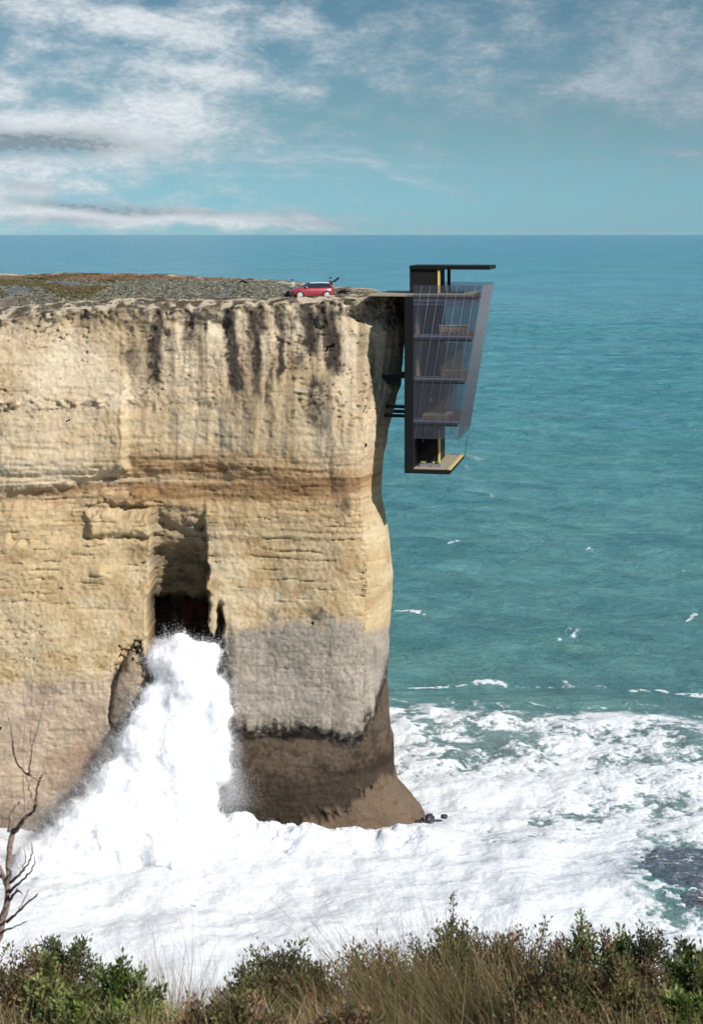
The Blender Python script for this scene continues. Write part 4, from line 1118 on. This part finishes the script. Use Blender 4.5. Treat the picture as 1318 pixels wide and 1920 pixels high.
# ------------------------------------------------------------------ rocks in the surf
def rock(name, label, px, py, r, sub, seed, col, wet=True, veins=False, sink=0.):
    X, Y = sea_pt(px, py)
    V, Fc = ico(sub)
    n = fbm(V[:, 0] * 1.2 + seed, V[:, 1] * 1.2, V[:, 2] * 1.2 + 1e-3, o=5, seed=seed)
    n2 = fbm(V[:, 0] * 4 + seed, V[:, 1] * 4, V[:, 2] * 4 + 1e-3, o=4, seed=seed + 5)
    V = V * np.array(r) * (1 + .32 * n + .08 * n2)[:, None]
    me = np_mesh(name, V, Fc)
    m, T, p = new_mat(name + '_stone')
    pos = T.add('ShaderNodeTexCoord').outputs['Object']
    nz = T.noise(pos, 1.8, 7, .65)
    c = T.mix(T.ramp(nz, .3, .7), tuple(np.array(col) * .6), tuple(np.array(col) * 1.5))
    if veins:
        wp = T.n.new('ShaderNodeTexNoise'); T.l.new(pos, wp.inputs['Vector']); wp.inputs['Scale'].default_value = .5; wp.inputs['Detail'].default_value = 5
        wq = T.n.new('ShaderNodeVectorMath'); wq.operation = 'MULTIPLY_ADD'; T.l.new(wp.outputs['Color'], wq.inputs[0]); wq.inputs[1].default_value = (2.6, 2.6, 0); T.l.new(pos, wq.inputs[2])
        def lace(sc, vec, a_, b_, sd):
            q = T.noise(T.vscale(wq.outputs[0], vec), sc, 4, .55)
            return T.ramp(T.math('ABSOLUTE', T.math('SUBTRACT', q, .5)), a_, b_, 1, 0)
        l1 = T.math('MULTIPLY', lace(.42, (.55, 1.5, 0), .003, .016, 0), T.ramp(T.noise(pos, .45, 3), .42, .6))
        l2 = T.math('MULTIPLY', lace(1.5, (.7, 1.3, 0), .003, .014, 1), T.ramp(T.noise(pos, .8, 4), .50, .62, 0, .8))
        n3 = T.noise(pos, 1.6, 9, .75)
        c = T.mix(T.ramp(T.noise(pos, .35, 3), .52, .66), c, (.085, .055, .05))
        c = T.mix(T.math('MAXIMUM', T.math('MAXIMUM', l1, l2), T.ramp(n3, .72, .78)), c, (.62, .65, .67))
    T.l.new(c, p.inputs['Base Color']); p.inputs['Roughness'].default_value = .3 if wet else .9
    T.l.new(T.bump(nz, .7, .25), p.inputs['Normal']); me.materials.append(m)
    o = link(bpy.data.objects.new(name, me)); o.location = (X, Y, sink); o.rotation_euler = (0, 0, seed if not veins else -.25)
    return tag(o, label, 'rock')
rock('sea_rock', 'large dark wet rock awash with foam streaks at the right edge of the surf', 1312, 1652, (5.2, 6.0, .85), 6, 3, (.075, .095, .108), veins=True, sink=.20)
for i, (px, py, r, lab) in enumerate(((806, 1536, (.6, .5, .34), 'black boulder at the foot of the cliff corner, largest of three'), (832, 1531, (.34, .34, .2), 'small black boulder right of the largest one at the cliff foot'), (786, 1541, (.34, .3, .18), 'small black boulder left of the largest one at the cliff foot'))):
    o = rock('boulder', lab, px, py, r, 4, 11 + i, (.03, .028, .03), sink=.02); o['group'] = 'boulders at the cliff foot'

# ------------------------------------------------------------------ the near slope with its scrub
def gz(X, Y):
    b = np.interp(Y, [-4, 0, 3, 5, 6.5, 8, 9.2, 10.5, 13, 22, 60], [51.5, 51.3, 50.8, 50.15, 49.66, 49.02, 48.2, 46.2, 40, 22, -3])
    return b + .10 * fbm(X * .5, Y * .5, o=3, seed=140) + .03 * fbm(X * 2.2, Y * 2.2, o=3, seed=141) - .06 * np.clip(np.abs(X) - 6, 0, 30)
def g1(x, y): return float(gz(np.array([x]), np.array([y]))[0])
def build_ground():
    xs = np.r_[np.linspace(-40, -5, 40)[:-1], np.linspace(-5, 5, 160), np.linspace(5, 40, 40)[1:]]; ys = np.r_[np.linspace(-6, 4, 20)[:-1], np.linspace(4, 11, 140), np.linspace(11, 60, 40)[1:]]
    X, Y = np.meshgrid(xs, ys); Z = gz(X, Y)
    me = np_mesh('ground', np.stack([X, Y, Z], -1).reshape(-1, 3), grid_faces(*X.shape))
    m, T, p = new_mat('sandy_soil')
    pos = T.add('ShaderNodeNewGeometry').outputs['Position']
    n = T.noise(pos, 3, 8, .7)
    T.l.new(T.mix(T.ramp(n, .3, .7), (.035, .03, .02), (.085, .068, .045)), p.inputs['Base Color']); p.inputs['Roughness'].default_value = .95
    T.l.new(T.bump(T.noise(pos, 20, 6), .8, .03), p.inputs['Normal']); me.materials.append(m)
    tag(link(bpy.data.objects.new('ground', me)), kind='structure')
build_ground()

def blades(P, D, L, Wd, bendv, cols, name, parent=None, seg=4):
    """tapering ribbons that start at P along D and bend along bendv"""
    n = len(P); t = np.linspace(0, 1, seg + 1)
    D = D / np.linalg.norm(D, axis=1)[:, None]
    S = np.cross(D, rng.normal(size=(n, 3))); S /= np.linalg.norm(S, axis=1)[:, None]
    C_ = P[:, None] + D[:, None] * (L[:, None] * t)[..., None] + bendv[:, None] * ((t ** 2)[None, :] * L[:, None])[..., None]
    w = Wd[:, None] * (1 - .85 * t)[None]
    A = C_ + S[:, None] * w[..., None] * .5; B = C_ - S[:, None] * w[..., None] * .5
    V = np.stack([A, B], 2).reshape(n, -1, 3)
    k = np.arange(seg) * 2
    q = np.stack([k, k + 1, k + 3, k + 2], -1)
    Fc = (q[None] + (np.arange(n) * 2 * (seg + 1))[:, None, None]).reshape(-1, 4)
    me = np_mesh(name, V.reshape(-1, 3), Fc); set_col(me, np.repeat(cols, 2 * (seg + 1), 0)); me.materials.append(BLADE)
    return link(bpy.data.objects.new(name, me), parent)
G = lambda r, g, b: lin(r, g, b, 1.28)
GREEN = [G(92, 112, 48), G(70, 88, 40), G(112, 128, 62), G(58, 70, 36)]
DGREEN = [G(88, 94, 60), G(72, 78, 50), G(110, 112, 72), G(102, 90, 64)]
BROWN = [G(122, 98, 72), G(100, 80, 58), G(146, 120, 88), G(108, 100, 66), G(94, 94, 58)]
STRAW = [G(176, 156, 116), G(150, 128, 90), G(124, 104, 70), G(196, 178, 140), G(110, 108, 66)]
BRIGHT = [G(116, 120, 72), G(100, 106, 60), G(136, 138, 90), G(86, 90, 52)]
def pick(pal, n, var=.25):
    pal = np.array(pal); return pal[rng.integers(0, len(pal), n)] * rng.uniform(1 - var, 1 + var, (n, 1))

def shrub(name, px, pytop, Y, w, hgt, label, pal, nst=46, lpc=70, leaf=(.013, .028), lw=.45, open_=0., dome=.55, group='coastal shrubs on the near slope', lean=0.):
    """stems fan out of one root, each ending in sprays of small leaves"""
    lpc = int(lpc * 1.45)
    X = (px - 659) / F * Y; ztip = EYE - (pytop - 435) / F * Y
    base = Vector((X, Y, g1(X, Y) - .03)); H = ztip - base.z
    o = empty(name, base); tag(o, label, 'shrub', group)
    mb = MB(); Ps, Ds, Ls = [], [], []
    for k in range(nst):
        a = rng.uniform(0, 2 * math.pi); rr = math.sqrt(rng.random())
        ex, ey = math.cos(a) * rr * w / 2, math.sin(a) * rr * w / 2.4
        top = H * (1 - dome * rr ** 2) * rng.uniform(.72, 1.03)
        tip = Vector((ex + lean * top, ey, top)); mid = Vector((ex * .45, ey * .45, top * .5)) + Vector(rng.normal(0, .015, 3))
        pts = [Vector((ex * .1, ey * .1, 0)), mid, tip]
        mb.tube(pts, [.007, .0045, .002], 4, cap=False)
        for j in range(lpc):
            t = 1 - abs(rng.normal(0, .22 + .12 * (1 - open_))); t = max(.12, min(1.0, t))
            p = (pts[0].lerp(pts[1], t * 2) if t < .5 else pts[1].lerp(pts[2], t * 2 - 1))
            q = rng.normal(0, 1, 3); q /= np.linalg.norm(q)
            rad = (.010 + .05 * rng.random() ** 2 * (1 - .5 * open_)) * max(.4, w / .5)
            Ps.append(np.array(p) + q * rad * .8); Ds.append(q * .8 + np.array([0, 0, .7]))
    n = len(Ps); Ps = np.array(Ps); Ds = np.array(Ds)
    L = rng.uniform(*leaf, n)
    cl = pick(pal, nst, .3).repeat(lpc, 0)[:n] * rng.uniform(.75, 1.3, (n, 1))
    add_leaves('foliage', Ps, Ds, L, L * lw, cl, LEAF, o)
    mb.build('stems' if False else 'stem', TWIG, o)
    return o
SH = [('leafy_shrub', 115, 1738, 7.6, .44, 'upright dark green shrub just right of the dead tree', DGREEN + GREEN, dict(nst=46, dome=.35)),
      ('leafy_shrub', 40, 1772, 7.4, .55, 'brown low shrub at the foot of the dead tree', BROWN, dict(nst=50)),
      ('leafy_shrub', 90, 1792, 6.7, .26, 'bright green leafy sprig at the lower left, taller of two', BRIGHT, dict(nst=24, lpc=80, leaf=(.018, .034))),
      ('leafy_shrub', 230, 1800, 6.7, .42, 'bright green bush with broad leaves between the dead tree and the reddish grass', BRIGHT + GREEN, dict(nst=46, lpc=80, leaf=(.016, .032))),
      ('leafy_shrub', 530, 1758, 7.4, .52, 'rounded dark green shrub in the middle of the slope', DGREEN, dict(nst=80, lpc=90, dome=.5)),
      ('leafy_shrub', 470, 1812, 7.0, .4, 'small dark green shrub leaning on the rounded one', DGREEN + BROWN, dict(nst=40)),
      ('leafy_shrub', 1052, 1795, 6.4, .5, 'dense olive shrub low beside the brown tussock left of the tall open shrub', BROWN + DGREEN, dict(nst=70, lpc=70)),
      ('leafy_shrub', 1140, 1800, 6.4, .5, 'dense brown shrub low under the tall open shrub', BROWN + DGREEN, dict(nst=70, lpc=70)),
      ('leafy_shrub', 430, 1850, 6.0, .5, 'low grey brown twiggy shrub at the bottom under the dark green pair', BROWN + [G(128, 116, 104)], dict(nst=60, lpc=60)),
      ('leafy_shrub', 160, 1850, 6.1, .4, 'bright green low bush at the bottom left below the broad-leaved bush', BRIGHT + GREEN, dict(nst=40, lpc=80, leaf=(.016, .03))),
      ('leafy_shrub', 660, 1880, 5.8, .4, 'low grey brown shrub at the bottom centre of the slope', BROWN + [G(128, 116, 104)], dict(nst=50, lpc=60)),
      ('leafy_shrub', 700, 1762, 7.6, .55, 'reddish brown shrub behind the big brown tussock', BROWN, dict(nst=70, lpc=70, dome=.5)),
      ('leafy_shrub', 845, 1668, 7.8, .14, 'lone upright stem with dark seed heads rising above the tussock', BROWN, dict(nst=9, lpc=46, dome=.2, open_=.6)),
      ('leafy_shrub', 865, 1738, 7.7, .85, 'broad olive and brown domed shrub under the lone seed stem', BROWN + DGREEN, dict(nst=120, lpc=80, dome=.55)),
      ('leafy_shrub', 985, 1722, 7.8, .5, 'brown shrub with upright fingers in the right half', BROWN + DGREEN[:1], dict(nst=56, lpc=70, dome=.35)),
      ('leafy_shrub', 1120, 1712, 7.4, .42, 'tall open shrub with olive leaf tips and bare twigs', DGREEN + BROWN[:3] + GREEN, dict(nst=44, lpc=70, dome=.3, open_=.6)),
      ('leafy_shrub', 1192, 1722, 7.3, .34, 'open green-tipped shrub, taller neighbour of the twiggy one', DGREEN + GREEN, dict(nst=30, lpc=70, dome=.3, open_=.7)),
      ('leafy_shrub', 1300, 1752, 7.0, .36, 'dark leafy shrub cut by the right edge of the view', DGREEN + GREEN[:2], dict(nst=40, lpc=80, dome=.4, open_=.4)),
      ('leafy_shrub', 1275, 1850, 6.4, .30, 'bright green bush low at the right corner', BRIGHT + GREEN, dict(nst=36, lpc=80, leaf=(.016, .03))),
      ('leafy_shrub', 1112, 1880, 6.3, .18, 'tiny bright green sprig at the bottom between brown grasses', BRIGHT, dict(nst=16, lpc=70, leaf=(.016, .03))),
      ('leafy_shrub', 1215, 1790, 6.9, .42, 'twiggy brown shrub filling the gap before the right edge', BROWN, dict(nst=44, lpc=50, open_=.8))]
for nm, px, py, Y, w, lab, pal, kw in SH: shrub(nm, px, py, Y, w, 0, lab, pal, **kw)

def tussock(px, pytop, Y, w, label, pal, n, wid=.0032, spread=.5, tall=.12):
    X = (px - 659) / F * Y; H = EYE - (pytop - 435) / F * Y - g1(X, Y)
    o = empty('grass_tussock', (X, Y, g1(X, Y))); tag(o, label, 'grass tussock', 'reed tussocks on the near slope')
    a = rng.uniform(0, 2 * math.pi, n); r_ = np.sqrt(rng.random(n)) * w / 2
    P = np.stack([np.cos(a) * r_, np.sin(a) * r_ * .7, np.full(n, -.03)], 1)
    D = np.stack([np.cos(a) * r_ / w * spread * 2 + rng.normal(0, .10, n) - .10, np.sin(a) * r_ / w * spread * 2 + rng.normal(0, .1, n), np.ones(n)], 1)
    L = H * np.where(rng.random(n) < tall, rng.uniform(.75, 1.0, n), rng.uniform(.3, .68, n))
    bv = np.stack([rng.normal(-.10, .16, n), rng.normal(0, .14, n), -np.abs(rng.normal(0, .10, n))], 1)
    blades(P, D, L, wid * rng.uniform(.6, 1.2, n), bv, pick(pal, n), 'blades' if False else 'grass_blade', o)
    return o
for args in ((300, 1655, 7.4, .34, 'reddish reed tussock with tall thin stalks left of the rounded shrub', BROWN + STRAW[:2], 420),
             (120, 1690, 7.6, .5, 'sparse reed tussock with pale stalks beside the dead tree', BROWN + STRAW[:1], 200),
             (395, 1745, 7.2, .34, 'straw coloured tussock leaning right between the reddish one and the rounded shrub', STRAW + BROWN, 420),
             (700, 1600, 7.3, .45, 'tall sparse tussock with long curved stalks left of the lone seed stem', BROWN + STRAW[:2], 420),
             (820, 1640, 7.0, .60, 'big dense brown tussock in front of the domed shrub', BROWN + DGREEN[:2], 1500),
             (930, 1690, 6.9, .55, 'dense brown tussock right of the biggest one', BROWN + DGREEN[:1], 1100),
             (1060, 1740, 6.8, .42, 'brown tussock left of the tall open shrub', BROWN + STRAW[:1], 700),
             (560, 1830, 6.2, .5, 'low straw tussock under the rounded dark shrub', STRAW + BROWN, 700),
             (760, 1800, 6.0, .5, 'low red brown tussock at the bottom below the biggest tussock', BROWN, 900),
             (980, 1810, 5.9, .5, 'low dark brown tussock at the bottom left of the tiny green sprig', BROWN + DGREEN[:2], 900),
             (330, 1850, 5.8, .45, 'pale straw tussock at the bottom right of the broad-leaved bush', STRAW, 700),
             (40, 1840, 6.0, .45, 'pale straw tussock in the lower left corner', STRAW, 700),
             (1190, 1840, 6.0, .45, 'brown tussock at the bottom left of the corner bush', BROWN + STRAW[:1], 700),
             (650, 1760, 6.8, .45, 'low brown tussock at the left foot of the big one', BROWN + STRAW[1:3], 700)):
    tussock(*args)

def build_grass():
    n = 52000
    X = rng.uniform(-2.6, 2.6, n); Y = rng.uniform(5.0, 8.6, n)
    cl = fbm(X * 1.6, Y * 1.6, o=3, seed=150)
    ok = cl + rng.uniform(-.5, .5, n) > -.25
    X, Y, cl = X[ok], Y[ok], cl[ok]; n = len(X)
    P = np.stack([X, Y, gz(X, Y) - .01], 1)
    D = np.stack([rng.normal(-.05, .35, n), rng.normal(0, .3, n), np.ones(n)], 1)
    L = rng.uniform(.06, .19, n) * (1 + .35 * cl)
    bv = np.stack([rng.normal(-.1, .4, n), rng.normal(0, .35, n), -np.abs(rng.normal(0, .25, n))], 1)
    c = np.where((cl + rng.normal(0, .3, n) + .45 * (X < -.35) - .25 * (X > .1) > .2)[:, None], pick(STRAW, n, .25), pick(BROWN + DGREEN + GREEN, n, .3) * .8)
    blades(P, D, L, rng.uniform(.0018, .0042, n), bv, c, 'grass')
    tag(bpy.data.objects['grass'], kind='stuff')
build_grass()

# ------------------------------------------------------------------ dead tree at the left
def dead_tree():
    Y0 = 6.9
    base = at(-30, 1800, Y0); base.z = g1(base.x, Y0) - .05
    o = empty('dead_tree', base); tag(o, 'bare dead tree with twisted grey brown limbs at the left edge', 'tree')
    def pt(px, py, dy=0): return at(px, py, Y0 + dy) - base
    def limb(name, pts, rad, dy0=0, dy1=0, par=o):
        n = len(pts); P = []
        for i in range(n): P.append(pt(pts[i][0], pts[i][1], dy0 + (dy1 - dy0) * i / (n - 1)))
        # subdivide with a little crookedness
        Q, Rr = [], []
        for i in range(n - 1):
            for k in range(4):
                t = k / 4; Q.append(P[i].lerp(P[i + 1], t) + Vector(rng.normal(0, .0022, 3)) * (1 if (i or k) else 0)); Rr.append((rad[i] + (rad[i + 1] - rad[i]) * t) * rng.uniform(.86, 1.16))
        Q.append(P[-1]); Rr.append(rad[-1])
        return MB().tube(Q, Rr, 8).build(name, BARK, par)
    k = Y0 / F * .36          # half a pixel of width in metres
    tr = limb('trunk', [(-34, 1830), (-2, 1750), (14, 1700), (16, 1640), (18, 1590), (26, 1555)], [22 * k, 20 * k, 16 * k, 14 * k, 14 * k, 13 * k])
    limb('branch', [(2, 1742), (16, 1690), (8, 1640), (-12, 1600)], [14 * k, 12 * k, 10 * k, 8 * k], .0, .15)
    limb('branch', [(26, 1560), (38, 1548), (48, 1534), (64, 1522), (68, 1506), (70, 1480), (74, 1462), (82, 1450)], [14 * k, 11 * k, 9 * k, 8 * k, 10 * k, 6 * k, 5 * k, 4 * k], 0, -.2)
    limb('branch', [(74, 1462), (62, 1456), (54, 1452), (42, 1444), (32, 1430), (25, 1408), (23, 1378), (18, 1350)], [5 * k, 5 * k, 6 * k, 4.5 * k, 4.5 * k, 6 * k, 5 * k, 2.5 * k], -.2, -.1)
    limb('branch', [(54, 1452), (58, 1430), (62, 1400), (70, 1372), (77, 1346)], [6 * k, 4 * k, 2.6 * k, 2.6 * k, 2 * k], -.18, -.25)
    limb('branch', [(66, 1508), (56, 1480), (50, 1455)], [5 * k, 3.4 * k, 3 * k], -.15, -.18)
    limb('branch', [(17, 1560), (22, 1530), (28, 1512), (40, 1502)], [9 * k, 9 * k, 6 * k, 3 * k], .05, .1)
    limb('branch', [(40, 1545), (48, 1520), (46, 1492), (44, 1466)], [4 * k, 3 * k, 2.4 * k, 2 * k], .0, .1)
    limb('branch', [(20, 1655), (36, 1640), (54, 1620), (62, 1600), (60, 1580)], [9 * k, 7 * k, 4.5 * k, 3.5 * k, 2 * k], 0, -.15)
    limb('branch', [(20, 1672), (44, 1650), (60, 1634), (66, 1620), (64, 1604)], [8 * k, 6 * k, 4 * k, 3.4 * k, 2 * k], 0, -.3)
    limb('branch', [(44, 1630), (50, 1606), (46, 1586)], [4 * k, 3 * k, 2 * k], -.1, 0)
    limb('branch', [(14, 1728), (34, 1712), (52, 1692), (71, 1676)], [9 * k, 6 * k, 5 * k, 4 * k], 0, -.3)
    limb('branch', [(36, 1708), (46, 1688), (56, 1668)], [4 * k, 3 * k, 2.6 * k], -.15, -.1)
    limb('branch', [(2, 1750), (26, 1738), (50, 1728)], [6 * k, 4 * k, 2.5 * k], 0, -.2)
    limb('branch', [(16, 1690), (34, 1668), (42, 1676)], [8 * k, 7 * k, 3 * k], 0, -.1)
    limb('branch', [(10, 1650), (-4, 1636), (-20, 1640)], [8 * k, 7 * k, 5 * k], 0, .1)
    for pts in ([(77, 1346), (82, 1320), (92, 1296)], [(18, 1350), (14, 1330), (22, 1316)], [(60, 1400), (58, 1360), (66, 1320), (74, 1298)], [(44, 1466), (44, 1400), (50, 1340), (46, 1310)]):
        limb('branch', pts, [2 * k] + [1.3 * k] * (len(pts) - 2) + [.8 * k], -.2, -.2)
dead_tree()

def build_haze():
    o = MB().box(-30000, 30000, -300, 33000, -9, 60).build('haze', bpy.data.materials.new('sea_haze'))
    m = o.data.materials[0]; m.use_nodes = True; nt = m.node_tree
    nt.nodes.remove(nt.nodes['Principled BSDF'])
    v = nt.nodes.new('ShaderNodeVolumePrincipled'); v.inputs['Color'].default_value = (.80, .88, .93, 1); v.inputs['Density'].default_value = 4e-6
    nt.links.new(v.outputs[0], nt.nodes['Material Output'].inputs['Volume'])
    tag(o, kind='stuff')
build_haze()
SC.cycles.use_denoising = True
SC.cycles.max_bounces = 8; SC.cycles.diffuse_bounces = 5; SC.cycles.transparent_max_bounces = 16
